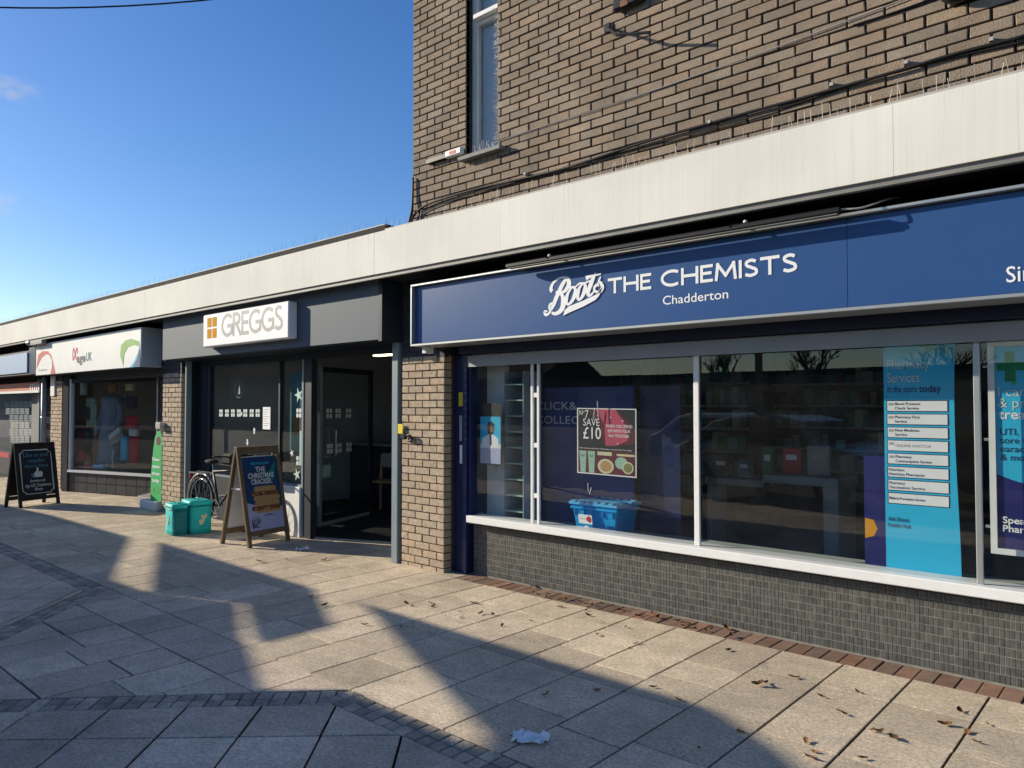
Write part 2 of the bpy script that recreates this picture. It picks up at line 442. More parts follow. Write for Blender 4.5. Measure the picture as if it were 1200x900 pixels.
# ------------------------------------------------------------------ mesh helpers
class MB:
    """collects shapes and links them as one mesh object"""

    def __init__(self, mx=None):
        self.v, self.f, self.mx = [], [], mx

    def add(self, vs, fs):
        k = len(self.v)
        self.v += [tuple(self.mx @ Vector(p)) if self.mx else tuple(p) for p in vs]
        self.f += [tuple(i + k for i in q) for q in fs]
        return self

    def box(self, x0, x1, y0, y1, z0, z1):
        x0, x1 = min(x0, x1), max(x0, x1); y0, y1 = min(y0, y1), max(y0, y1); z0, z1 = min(z0, z1), max(z0, z1)
        return self.add([(x0, y0, z0), (x1, y0, z0), (x1, y1, z0), (x0, y1, z0), (x0, y0, z1), (x1, y0, z1), (x1, y1, z1), (x0, y1, z1)],
                        [(3, 2, 1, 0), (4, 5, 6, 7), (0, 1, 5, 4), (1, 2, 6, 5), (2, 3, 7, 6), (3, 0, 4, 7)])

    def beam(self, a, b, w, d, up=(0, 0, 1)):
        a, b = Vector(a), Vector(b)
        t = (b - a).normalized()
        s = t.cross(Vector(up))
        if s.length < 1e-4:
            s = t.cross(Vector((0, 1, 0)))
        s.normalize()
        q = s.cross(t)
        s, q = s * w / 2, q * d / 2
        vs = [a - s - q, a + s - q, a + s + q, a - s + q, b - s - q, b + s - q, b + s + q, b - s + q]
        return self.add(vs, [(3, 2, 1, 0), (4, 5, 6, 7), (0, 1, 5, 4), (1, 2, 6, 5), (2, 3, 7, 6), (3, 0, 4, 7)])

    def tube(self, pts, r, n=6, caps=True):
        pts = [Vector(p) for p in pts]
        rs = r if isinstance(r, (list, tuple)) else [r] * len(pts)
        vs, fs = [], []
        prev = None
        for i, p in enumerate(pts):
            t = (pts[min(i + 1, len(pts) - 1)] - pts[max(i - 1, 0)]).normalized()
            if prev is None:
                s = t.cross(Vector((0, 0, 1)))
                if s.length < 1e-3:
                    s = t.cross(Vector((1, 0, 0)))
            else:
                s = prev - t * prev.dot(t)
            s.normalize(); prev = s
            q = t.cross(s)
            for k in range(n):
                a = 2 * math.pi * k / n
                vs.append(p + (s * math.cos(a) + q * math.sin(a)) * rs[i])
        for i in range(len(pts) - 1):
            for k in range(n):
                k2 = (k + 1) % n
                fs.append((i * n + k, i * n + k2, (i + 1) * n + k2, (i + 1) * n + k))
        if caps:
            fs.append(tuple(reversed(range(n)))); fs.append(tuple(range((len(pts) - 1) * n, len(pts) * n)))
        return self.add(vs, fs)

    def ring(self, c, ax, R, r, n=28, m=8):
        c = Vector(c); ax = Vector(ax).normalized()
        s = ax.cross(Vector((0, 0, 1)))
        if s.length < 1e-3:
            s = Vector((1, 0, 0))
        s.normalize(); q = ax.cross(s)
        vs, fs = [], []
        for i in range(n):
            a = 2 * math.pi * i / n
            d = s * math.cos(a) + q * math.sin(a)
            for k in range(m):
                b = 2 * math.pi * k / m
                vs.append(c + d * (R + r * math.cos(b)) + ax * r * math.sin(b))
        for i in range(n):
            for k in range(m):
                fs.append((i * m + k, ((i + 1) % n) * m + k, ((i + 1) % n) * m + (k + 1) % m, i * m + (k + 1) % m))
        return self.add(vs, fs)

    def prism(self, pts, n):
        """closed outline (3D points, anticlockwise seen from +n) given depth: front = pts + n, back = pts"""
        k = len(pts)
        n = Vector(n)
        vs = [Vector(p) for p in pts] + [Vector(p) + n for p in pts]
        fs = [tuple(reversed(range(k))), tuple(range(k, 2 * k))] + [(i, (i + 1) % k, k + (i + 1) % k, k + i) for i in range(k)]
        return self.add(vs, fs)

    def blob(self, c, r, seg=10, rings=7):
        c = Vector(c); r = Vector(r)
        vs, fs = [], []
        for i in range(rings + 1):
            th = math.pi * i / rings
            for k in range(seg):
                ph = 2 * math.pi * k / seg
                vs.append((c.x + r.x * math.sin(th) * math.cos(ph), c.y + r.y * math.sin(th) * math.sin(ph), c.z + r.z * math.cos(th)))
        for i in range(rings):
            for k in range(seg):
                fs.append((i * seg + k, (i + 1) * seg + k, (i + 1) * seg + (k + 1) % seg, i * seg + (k + 1) % seg))
        return self.add(vs, fs)

    def mesh(self, name, m, bevel=0.0, smooth=False):
        me = bpy.data.meshes.new(name)
        me.from_pydata(self.v, [], self.f)
        if bevel:
            b = bmesh.new(); b.from_mesh(me)
            bmesh.ops.bevel(b, geom=b.edges[:], offset=bevel, segments=1, affect='EDGES', clamp_overlap=True)
            b.to_mesh(me); b.free()
        if smooth:
            for p in me.polygons:
                p.use_smooth = True
        if m is not None:
            me.materials.append(MT[m] if isinstance(m, str) else m)
        me.update()
        return me

    def build(self, name, m, parent=None, local=False, bevel=0.0, smooth=False, label=None, kind=None):
        return link(name, self.mesh(name, m, bevel, smooth), parent, local, label, kind)


def link(name, me, parent=None, local=False, label=None, kind=None):
    o = bpy.data.objects.new(name, me)
    COL.objects.link(o)
    if parent is not None:
        o.parent = parent
        if parent.type == 'EMPTY' and not local:
            o.matrix_parent_inverse = Matrix.Translation(-parent.location)
    if label:
        o["label"] = label
    if kind:
        o["kind"] = kind
    return o


def thing(name, label, cat, loc=(0, 0, 0), rz=0.0, group=None, rx=0.0):
    o = bpy.data.objects.new(name, None)
    COL.objects.link(o)
    o.location = loc
    o.rotation_euler = (rx, 0, rz)
    o.empty_display_size = 0.1
    return tag(o, label, cat, group)


def tag(o, label, cat, group=None):
    o["label"] = label
    o["category"] = cat
    if group:
        o["group"] = group
    return o


def box(name, m, parent, x0, x1, y0, y1, z0, z1, local=False, bevel=0.0, label=None, kind=None):
    return MB().box(x0, x1, y0, y1, z0, z1).build(name, m, parent, local, bevel, label=label, kind=kind)


class Plane:
    """a drawing surface: a along u, b along v, c out along the normal"""

    def __init__(self, o, u=(1, 0, 0), v=(0, 0, 1)):
        self.o, self.u, self.v = Vector(o), Vector(u).normalized(), Vector(v).normalized()
        self.n = self.u.cross(self.v)

    def p(self, a, b, c=0.0):
        return self.o + self.u * a + self.v * b + self.n * c


def smooth_line(pts, k=6):
    """Catmull-Rom through the points (any number of components)"""
    if len(pts) < 3:
        return list(pts)
    out = []
    P = [pts[0]] + list(pts) + [pts[-1]]
    for i in range(1, len(P) - 2):
        for j in range(k):
            t = j / k
            out.append(tuple(0.5 * (2 * b + (c - a) * t + (2 * a - 5 * b + 4 * c - d) * t * t + (3 * b - a - 3 * c + d) * t ** 3)
                             for a, b, c, d in zip(P[i - 1], P[i], P[i + 1], P[i + 2])))
    out.append(tuple(pts[-1]))
    return out


def stroke(mb, pl, pts, w, c0=0.0, th=0.003, k=0):
    """a flat band along a polyline on a plane; pts (a, b) or (a, b, halfwidth)"""
    if k:
        pts = smooth_line(pts, k)
    n = len(pts)
    L, R = [], []
    for i in range(n):
        a, b = pts[max(i - 1, 0)], pts[min(i + 1, n - 1)]
        dx, dy = b[0] - a[0], b[1] - a[1]
        d = math.hypot(dx, dy) or 1.0
        h = pts[i][2] if len(pts[i]) > 2 else w / 2
        if 0 < i < n - 1:                       # keep the width round a corner
            e1 = (pts[i][0] - a[0], pts[i][1] - a[1]); l1 = math.hypot(*e1) or 1
            cs = abs((e1[0] * dx + e1[1] * dy) / (l1 * d))
            h = h / max(cs, 0.5)
        nx, ny = -dy / d * h, dx / d * h
        L.append((pts[i][0] + nx, pts[i][1] + ny)); R.append((pts[i][0] - nx, pts[i][1] - ny))
    for i in range(n - 1):
        q = [R[i], R[i + 1], L[i + 1], L[i]]
        mb.prism([pl.p(x, y, c0) for x, y in q], pl.n * th)
    return mb


def arc(cx, cy, rx, ry, a0, a1, n=14):
    return [(cx + rx * math.cos(math.radians(a0 + (a1 - a0) * i / n)), cy + ry * math.sin(math.radians(a0 + (a1 - a0) * i / n))) for i in range(n + 1)]


GLYPH = {   # single-line capitals: (width, strokes) in units of the cap height
    'T': (0.68, [[(0, 1), (0.68, 1)], [(0.34, 1), (0.34, 0)]]),
    'H': (0.70, [[(0, 0), (0, 1)], [(0.70, 0), (0.70, 1)], [(0, 0.52), (0.70, 0.52)]]),
    'E': (0.46, [[(0, 0), (0, 1)], [(0, 1), (0.46, 1)], [(0, 0), (0.46, 0)], [(0, 0.52), (0.40, 0.52)]]),
    'C': (0.80, [arc(0.5, 0.5, 0.5, 0.5, 52, 308, 22)]),
    'M': (0.86, [[(0, 0), (0.07, 1)], [(0.07, 1), (0.43, 0.22)], [(0.43, 0.22), (0.79, 1)], [(0.79, 1), (0.86, 0)]]),
    'I': (0.0, [[(0, 0), (0, 1)]]),
    'S': (0.48, [smooth_line([(0.45, 0.90), (0.27, 1.0), (0.06, 0.90), (0.07, 0.68), (0.27, 0.52), (0.45, 0.36), (0.46, 0.12), (0.22, 0.0), (0.0, 0.10)], 5)]),
    'G': (0.84, [arc(0.48, 0.5, 0.48, 0.5, 48, 318, 24), [(0.55, 0.46), (0.84, 0.46)], [(0.84, 0.46), (0.84, 0.10)]]),
    'R': (0.58, [[(0, 0), (0, 1)], [(0, 1), (0.24, 1)] + arc(0.24, 0.755, 0.26, 0.245, 80, -90, 12) + [(0, 0.51)], [(0.24, 0.51), (0.58, 0)]]),
    ' ': (0.15, []),
}


def sign_word(pl, word, a0, a1, b0, b1, w, m, parent, name="lettering", gap=0.22, c0=0.0, th=0.012, local=False):
    h = b1 - b0
    tot = sum(GLYPH[c][0] for c in word) + gap * (len(word) - 1)
    sx = (a1 - a0 - w) / tot
    x = 0.0
    for ch in word:
        gw, ss = GLYPH[ch]
        if ss:
            mb = MB()
            for q, s in enumerate(ss):
                pts = [(a0 + w / 2 + (x + px) * sx, b0 + w / 2 + py * (h - w)) for px, py in s]
                if len(pts) == 2:               # square ends reach half a stroke further
                    (xa, ya), (xb, yb) = pts
                    d = math.hypot(xb - xa, yb - ya)
                    ex, ey = (xb - xa) / d * w / 2, (yb - ya) / d * w / 2
                    pts = [(xa - ex, ya - ey), (xb + ex, yb + ey)]
                stroke(mb, pl, pts, w, c0, th + 0.0002 * q)
            mb.build("letter", m, parent, local)
        x += gw + gap


def lettering(pl, txt, a0, b0, h, m, parent, width=None, name="lettering", c0=0.0, th=0.002, bold=0.0, local=False, align='L', shear=0.0):
    """a line of type in the built-in font; b0 baseline, h cap height, optional total width"""
    cu = bpy.data.curves.new("type", 'FONT')
    cu.body = txt
    cu.size = 1.0
    cu.offset = bold
    cu.resolution_u = 3
    cu.shear = shear
    ob = bpy.data.objects.new("type", cu)
    me = bpy.data.meshes.new_from_object(ob)
    bpy.data.objects.remove(ob)
    xs = [v.co.x for v in me.vertices]
    if not xs:
        return None
    x0, x1 = min(xs), max(xs)
    sy = h / 0.69
    sx = (width / (x1 - x0)) if width else sy
    off = a0 if align == 'L' else a0 - (x1 - x0) * sx / 2
    vs = [pl.p(off + (v.co.x - x0) * sx, b0 + v.co.y * sy, c0 + th) for v in me.vertices]
    fs = [tuple(p.vertices) for p in me.polygons]
    bpy.data.meshes.remove(me)
    bpy.data.curves.remove(cu)
    return MB().add(vs, fs).build(name, m, parent, local)


def sheet(pl, a0, a1, b0, b1, m, parent, name, c0=0.0, th=0.001, local=False, label=None):
    return MB().prism([pl.p(a0, b0, c0), pl.p(a1, b0, c0), pl.p(a1, b1, c0), pl.p(a0, b1, c0)], pl.n * th).build(name, m, parent, local, label=label)


def poly(pl, pts, m, parent, name, c0=0.0, th=0.001, local=False):
    area = sum(pts[i][0] * pts[(i + 1) % len(pts)][1] - pts[(i + 1) % len(pts)][0] * pts[i][1] for i in range(len(pts)))
    if area < 0:
        pts = pts[::-1]
    return MB().prism([pl.p(a, b, c0) for a, b in pts], pl.n * th).build(name, m, parent, local)


def clip(poly_, a, b, c):
    """the part of a convex polygon where a*x + b*y <= c"""
    out = []
    for i, p in enumerate(poly_):
        q = poly_[(i + 1) % len(poly_)]
        dp, dq = a * p[0] + b * p[1] - c, a * q[0] + b * q[1] - c
        if dp <= 0:
            out.append(p)
        if (dp < 0 < dq) or (dq < 0 < dp):
            t = dp / (dp - dq)
            out.append((p[0] + (q[0] - p[0]) * t, p[1] + (q[1] - p[1]) * t))
    return out


# ================================================================== THE SETTING
g = MB().add([(-1500, -1500, -0.06), (1500, -1500, -0.06), (1500, 1500, -0.06), (-1500, 1500, -0.06)], [(0, 1, 2, 3)]).build("ground", 'asphalt')
g["kind"] = "structure"
pavement = box("pavement", 'bed', None, -46, 6, -6.6, 2.4, -0.05, -0.009)
pavement["kind"] = "structure"

rest_slabs = MB()
BAND_A, BAND_B = -2.40, -2.58                    # dark sett band parallel to the shops
APEX = (-5.36, -4.25)                            # the band dips to here between X = -7.14 and -3.58
QL, QR = (-7.14, BAND_A), (-3.58, BAND_A)


def half_plane(p, q):
    """a, b, c with a*x + b*y <= c on the left of p -> q"""
    a, b = q[1] - p[1], -(q[0] - p[0])
    n = math.hypot(a, b)
    a, b = a / n, b / n
    return a, b, a * p[0] + b * p[1]


def shrink(pg, gp):
    out = pg
    for i in range(len(pg)):
        p, q = pg[i], pg[(i + 1) % len(pg)]
        a, b, c = half_plane(p, q)
        out = clip(out, a, b, c - gp)
        if len(out) < 3:
            return []
    return out


def area2(pg):
    return 0.5 * sum(pg[i][0] * pg[(i + 1) % len(pg)][1] - pg[(i + 1) % len(pg)][0] * pg[i][1] for i in range(len(pg)))


slab_list = []


def lay(pg, m, name="paving_slab"):
    if len(pg) < 3 or area2(pg) < 0.0008:
        return
    pg = shrink(pg, random.uniform(0.004, 0.0085))
    if len(pg) < 3 or area2(pg) < 0.0003:
        return
    z = random.uniform(-0.0009, 0.0007)
    tx, ty = random.uniform(-0.0012, 0.0012), random.uniform(-0.0012, 0.0012)
    cx = sum(p[0] for p in pg) / len(pg); cy = sum(p[1] for p in pg) / len(pg)
    inner = shrink(pg, 0.0012) or pg
    if len(inner) != len(pg):
        inner = [(cx + (x - cx) * 0.98, cy + (y - cy) * 0.98) for x, y in pg]
    k = len(pg)
    vs = [(x, y, -0.045) for x, y in pg] + [(x, y, z - 0.0015 + (x - cx) * tx + (y - cy) * ty) for x, y in pg] + \
         [(x, y, z + (x - cx) * tx + (y - cy) * ty) for x, y in inner]
    fs = [(i, (i + 1) % k, k + (i + 1) % k, k + i) for i in range(k)] + [(k + i, k + (i + 1) % k, 2 * k + (i + 1) % k, 2 * k + i) for i in range(k)] + \
         [tuple(range(2 * k, 3 * k))]
    s = seen((cx, cy, 0))
    size = 0.0
    if s and -60 < s[0] < 1260 and 0 < s[1] < 990:
        size = area2(pg) * (FPX / s[2]) ** 2 * 1.6 / s[2]
    slab_list.append((size, vs, fs, m))


# slabs square to the shops: columns 0.4 m wide, joints staggered
x = -20.0
while x < 3.6:
    X0 = -3.19 + 0.392 * round((x + 3.19) / 0.392)
    X1 = X0 + 0.392
    top = -0.07 if X0 > -5.2 else 0.75
    ys = [top]
    y = -0.07
    if top > 0:
        ys += [0.30, -0.10]
    y = ys[-1]
    while y > -1.30:
        y -= random.choice((0.32, 0.45, 0.45, 0.6))
        if y > -1.12:
            ys.append(y + random.uniform(-0.01, 0.01))
    ys += [-1.36, -1.36 - (0.52 if int(round((X0 + 3.19) / 0.392)) % 2 else 0.62), BAND_A]
    for i in range(len(ys) - 1):
        lay([(X0, ys[i + 1]), (X1, ys[i + 1]), (X1, ys[i]), (X0, ys[i])], 'slab')
    x += 0.392
# inside the dip: square to the shops as well
aQ, aR = half_plane(QL, APEX), half_plane(APEX, QR)
x = -7.14
while x < -3.5:
    ys = [BAND_A, -2.78, -3.13 - random.choice((0.0, 0.12)), -3.62, -4.3]
    for i in range(len(ys) - 1):
        pg = [(x, ys[i + 1]), (x + 0.40, ys[i + 1]), (x + 0.40, ys[i]), (x, ys[i])]
        pg = clip(pg, *aQ); pg = clip(pg, *aR) if pg else pg
        lay(pg, 'slab_dark')
    x += 0.40
# beyond the band: slabs turned through 43 degrees
BW = 0.18
d1 = (Vector(APEX) - Vector(QL)).normalized(); n1 = Vector((d1.y, -d1.x))      # outward (left/below) normals
d2 = (Vector(QR) - Vector(APEX)).normalized(); n2 = Vector((d2.y, -d2.x))


def outside(p):
    x, y = p
    below = y < BAND_B
    return below


ca, sa = math.cos(math.radians(43.5)), math.sin(math.radians(43.5))
for i in range(-60, 60):
    for j in range(-60, 60):
        a0, b0 = -5.08 + i * 0.40, -0.513 + j * 0.385
        pg = [(a * ca + b * sa, a * sa - b * ca) for a, b in ((a0, b0), (a0, b0 + 0.385), (a0 + 0.40, b0 + 0.385), (a0 + 0.40, b0))]
        if area2(pg) < 0:
            pg = pg[::-1]
        cx = sum(p[0] for p in pg) / 4; cy = sum(p[1] for p in pg) / 4
        if not (-20 < cx < 3.5 and -6.6 < cy < -1.9):
            continue
        base = clip(pg, 0, 1, BAND_B)
        if not base:
            continue
        # right of the apex
        r = clip(base, -1, 0, -APEX[0])
        if r:
            r = clip(r, -n2.x, -n2.y, -(n2.x * APEX[0] + n2.y * APEX[1]) - BW)
            lay(r, 'slab_dark')
        l_ = clip(base, 1, 0, APEX[0])
        if l_:
            l_ = clip(l_, -n1.x, -n1.y, -(n1.x * APEX[0] + n1.y * APEX[1]) - BW)
            lay(l_, 'slab_dark')
slab_list.sort(key=lambda t: -t[0])
for n_, (size, vs, fs, m) in enumerate(slab_list):
    if n_ < 295 and size > 60:
        MB().add(vs, fs).build("paving_slab", m, pavement)
    else:
        rest_slabs.add(vs, fs)
o = rest_slabs.build("far_paving_slabs", 'slab', pavement)
o["kind"] = "stuff"

setts = MB()


def sett_run(p, q, w, side):
    p, q = Vector(p), Vector(q)
    L = (q - p).length
    d = (q - p) / L
    nn = Vector((d.y, -d.x)) * side
    k = int(L / 0.085)
    for i in range(k):
        for r in range(2):
            a, b = L * i / k + 0.003, L * (i + 1) / k - 0.003
            c0, c1 = w * r / 2 + 0.003, w * (r + 1) / 2 - 0.003
            z = random.uniform(-0.004, 0.001)
            pts = [p + d * a + nn * c0, p + d * b + nn * c0, p + d * b + nn * c1, p + d * a + nn * c1]
            if side > 0:
                pts = pts[::-1]
            s = 0.006
            m0 = sum(pts, Vector((0, 0))) / 4
            vs = [(v.x, v.y, -0.04) for v in pts] + [(v.x, v.y, z - 0.005) for v in pts] + [(m0.x + (v.x - m0.x) * 0.86, m0.y + (v.y - m0.y) * 0.86, z) for v in pts]
            fs = [(t, (t + 1) % 4, 4 + (t + 1) % 4, 4 + t) for t in range(4)] + [(4 + t, 4 + (t + 1) % 4, 8 + (t + 1) % 4, 8 + t) for t in range(4)] + [(8, 9, 10, 11)]
            setts.add(vs, fs)


sett_run((-20, BAND_A), QL, 0.18, 1)
sett_run(QL, APEX, 0.18, 1)
sett_run(APEX, (QR[0] + 0.075, QR[1] + 0.07), 0.18, 1)
sett_run(QR, (3.5, BAND_A), 0.18, 1)
o = setts.build("sett_band", 'sett', pavement)
o["kind"] = "stuff"
# brick pavers along the tiled wall
x = -5.15
pav = {}
while x < 1.4:
    w = random.uniform(0.100, 0.108)
    if x < 0.2:
        MB().add([(x, -0.065, -0.04), (x + w, -0.065, -0.04), (x + w, 0.17, -0.04), (x, 0.17, -0.04),
                  (x, -0.065, -0.004), (x + w, -0.065, -0.004), (x + w, 0.17, -0.004), (x, 0.17, -0.004),
                  (x + 0.004, -0.061, 0), (x + w - 0.004, -0.061, 0), (x + w - 0.004, 0.166, 0), (x + 0.004, 0.166, 0)],
                 [(0, 1, 5, 4), (1, 2, 6, 5), (2, 3, 7, 6), (3, 0, 4, 7), (4, 5, 9, 8), (5, 6, 10, 9), (6, 7, 11, 10), (7, 4, 8, 11), (8, 9, 10, 11)]
                 ).build("brick_paver", 'paver', pavement).location.z = random.uniform(-0.006, 0.0)
    x += w + 0.005

# ================================================================== UPPER STOREY
WX0, WX1 = -5.86, 1.6
wn_x0, wn_x1, wn_z0 = -5.085, -4.665, 3.99
upper = thing("upper_storey", "brown brick upper storey with one narrow window rising above the shop canopy", "building", (-2, 0.2, 3.2))
mb = MB()
mb.box(WX0 + 0.006, wn_x0, 0.012, 6.0, 3.05, 6.4).box(wn_x1, WX1, 0.012, 6.0, 3.05, 6.4)
mb.box(wn_x0 - 0.001, wn_x1 + 0.001, 0.012, 6.0, 3.05, wn_z0 - 0.07).box(wn_x0 - 0.001, wn_x1 + 0.001, 0.25, 6.0, wn_z0 - 0.08, 6.4).box(wn_x0 - 0.001, wn_x1 + 0.001, 0.013, 0.3, 5.9, 6.39)
wall = mb.build("wall", 'mortar', upper)
box("roof_edge", 'white_paint', upper, WX0 - 0.12, WX1, -0.12, 6.1, 6.41, 6.6)


def brick_mesh(L, H=0.065, D=0.07, m='brick', jit=0.0022):
    mb = MB().box(0, L, 0, D, 0, H)
    me = mb.mesh("brick", m, bevel=0.0035)
    for v in me.vertices:
        v.co += Vector((random.uniform(-jit, jit), random.uniform(-jit, jit) * 0.8, random.uniform(-jit, jit)))
    return me


full = [brick_mesh(0.214, 0.063) for _ in range(6)]
course, rows, cand, rest = 0.0745, [], [], MB()
z, r = 3.10, 0
while z < 6.38:
    xs = WX0 + (0.0 if r % 2 else -0.113)
    while xs < WX1:
        x0, x1 = max(xs, WX0), min(xs + 0.214, WX1)
        segs = [(x0, x1)]
        if z + 0.065 > wn_z0 - 0.075 and z < 5.9:
            segs = []
            if x0 < wn_x0: segs.append((x0, min(x1, wn_x0)))
            if x1 > wn_x1: segs.append((max(x0, wn_x1), x1))
        for a, b in segs:
            if b - a > 0.02:
                cand.append((a, b, z))
        xs += 0.226
    z += course; r += 1


def bsize(c):
    s = seen(((c[0] + c[1]) / 2, 0, c[2]))
    if not s or not (-20 < s[0] < 1220 and -20 < s[1] < 900) or c[1] - c[0] < 0.208:
        return 0
    if s[1] > 382 - 0.2485 * s[0] + 6:
        return 0
    return 1 / s[2] ** 2


cand.sort(key=bsize, reverse=True)
for i, (a, b, z) in enumerate(cand):
    if i < 300 and bsize((a, b, z)) > 0:
        o = link("brick", random.choice(full), wall)
        o.location = (a + random.uniform(-0.002, 0.002), random.uniform(-0.003, 0.002), z + random.uniform(-0.0015, 0.0015))
    else:
        j = random.uniform(-0.003, 0.002)
        e = 0.004
        y0 = j
        rest.add([(a, y0 + e, z), (b, y0 + e, z), (b, y0 + e, z + 0.063), (a, y0 + e, z + 0.063),
                  (a + e, y0, z + e), (b - e, y0, z + e), (b - e, y0, z + 0.063 - e), (a + e, y0, z + 0.063 - e),
                  (a, 0.05, z), (b, 0.05, z), (b, 0.05, z + 0.063), (a, 0.05, z + 0.063)],
                 [(4, 5, 6, 7), (0, 1, 5, 4), (1, 2, 6, 5), (2, 3, 7, 6), (3, 0, 4, 7), (8, 9, 1, 0), (9, 10, 2, 1), (10, 11, 3, 2), (11, 8, 0, 3)])
for k in range(6):                              # soldier course under the window sill
    a = wn_x0 + 0.002 + k * 0.0705
    rest.box(a, a + 0.061, 0.0, 0.05, wn_z0 - 0.145, wn_z0 - 0.03)
rest.build("small_bricks", 'brick', wall, kind="stuff")

win = box("window", 'alu_white', upper, wn_x0 + 0.002, wn_x0 + 0.066, 0.09, 0.15, wn_z0 + 0.02, 5.895)
MB().box(wn_x1 - 0.03, wn_x1 - 0.002, 0.09, 0.15, wn_z0 + 0.02, 5.895).box(wn_x0 + 0.067, wn_x1 - 0.031, 0.092, 0.148, wn_z0 + 0.02, wn_z0 + 0.075).box(wn_x0 + 0.067, wn_x1 - 0.031, 0.085, 0.15, 5.30, 5.37).build("frame", 'alu_white', win)
box("pane", 'glass_dark', win, wn_x0 + 0.067, wn_x1 - 0.031, 0.118, 0.122, wn_z0 + 0.076, 5.299)
box("pane", 'glass_dark', win, wn_x0 + 0.067, wn_x1 - 0.031, 0.118, 0.122, 5.371, 5.89)
box("blind", 'blind', win, wn_x0 + 0.005, wn_x1 - 0.005, 0.17, 0.19, wn_z0, 5.89)
MB().box(wn_x0 + 0.08, wn_x1 - 0.02, 0.02, 0.075, 5.335, 5.375).build("open_vent", 'white_paint', win)
sill = box("window_sill", 'sill_stone', upper, wn_x0 - 0.03, wn_x1 + 0.09, -0.075, 0.12, wn_z0 - 0.028, wn_z0 + 0.006)

# bird spikes standing on the sill and along the right jamb
sp = thing("bird_spike_strip", "clump of bird spikes up the right jamb of the narrow upstairs window", "bird spikes", (wn_x1, 0.0, wn_z0 + 0.006), group="bird spike strips")
mb = MB()
zz = wn_z0 + 0.03
while zz < 5.3:
    for k in range(2):
        a = random.uniform(-0.9, 0.9)
        mb.tube([(wn_x1 - 0.004, 0.03, zz), (wn_x1 - random.uniform(0.03, 0.08), 0.03 - random.uniform(0.0, 0.05), zz + 0.05 * a)], 0.0022, 3)
    zz += 0.02
for k in range(16):
    xx = wn_x0 + 0.1 + k * 0.02
    mb.tube([(xx, -0.02, wn_z0 + 0.012), (xx + random.uniform(-0.03, 0.03), -0.02 + random.uniform(-0.02, 0.02), wn_z0 + 0.012 + random.uniform(0.05, 0.11))], 0.002, 3)
mb.build("wire_spikes", 'spike', sp, kind="stuff")
box("base_strip", 'spike', sp, wn_x1 - 0.01, wn_x1 - 0.002, 0.015, 0.045, wn_z0 + 0.01, 5.29)

# dirty white fragment of an old sign arm left of the sill
ob = thing("broken_wall_bracket", "broken white and black bracket on the brick wall left of the window sill", "bracket", (-5.33, 0, 4.07))
MB().box(-5.60, -5.30, -0.05, -0.004, 4.045, 4.085).build("arm", 'black', ob)
MB().box(-5.32, -5.09, -0.06, -0.005, 4.035, 4.105).build("end_plate", 'white_paint', ob, bevel=0.012)
box("rust_mark", 'red', ob, -5.25, -5.16, -0.062, -0.0602, 4.055, 4.085)

# ================================================================== CANOPY
CY0 = -0.42
can = thing("shop_canopy", "long off white canopy edge running over all the shopfronts", "canopy", (-8, -0.4, 2.93))
x = -46.0
for x0, x1 in ((-46, -31.0), (-30.992, -22.0), (-21.992, -16.45), (-16.442, -11.4), (-11.392, -5.95), (-5.945, -1.2), (-1.1985, 3.0)):
    box("edge_panel", 'fascia', can, x0, x1, CY0, CY0 + 0.03, 2.925, 3.34)
box("drip_trim", 'drip', can, -46, 3, CY0 + 0.02, CY0 + 0.06, 2.885, 2.924)
box("soffit", 'soffit', can, -46, 3, CY0 + 0.061, 0.6, 2.915, 2.935)
box("roof_deck", 'felt', can, -46, 3, CY0 + 0.0305, 0.011, 3.295, 3.328)
box("roof_deck", 'felt', can, -46, WX0 - 0.01, 0.012, 6, 3.295, 3.328)
MB().box(-46, WX0 - 0.015, -0.33, -0.22, 3.329, 3.435).build("felt_kerb", 'felt', can, bevel=0.01)


def spikes(name, label, x0, x1, y, z, step, h):
    t = thing(name, label, "bird spikes", ((x0 + x1) / 2, y, z), group="bird spike strips")
    box("base_strip", 'cable_pale', t, x0, x1, y - 0.014, y + 0.014, z, z + 0.02)
    mb = MB()
    xx = x0
    while xx < x1:
        if random.random() > 0.12:
            lean = random.gauss(0, 0.10)
            mb.tube([(xx, y, z + 0.006), (xx + lean * h, y + random.gauss(0, 0.12) * h, z + h * random.uniform(0.65, 1.12))], 0.0013, 3)
        if random.random() < 0.3:
            mb.tube([(xx, y, z + 0.008), (xx + random.uniform(-0.09, 0.09), y + random.uniform(-0.01, 0.03), z + random.uniform(0.01, 0.03))], 0.0022, 3)
        xx += step * random.uniform(0.6, 1.4)
    mb.build("wire_spikes", 'spike', t, kind="stuff")


spikes("bird_spike_strip", "thin bird spikes along the canopy edge below the brick upper storey", -5.8, 1.5, CY0 + 0.03, 3.34, 0.035, 0.115)
spikes("bird_spike_strip", "thin bird spikes along the felt kerb of the low flat roof", -30, -5.95, -0.275, 3.435, 0.07, 0.10)

# header wall behind the signs
hw = box("header_wall", 'soffit', None, -46, 3, 0.30, 0.55, 2.30, 2.914)
tag(hw, "dark header wall behind the shop signs under the canopy", "wall")


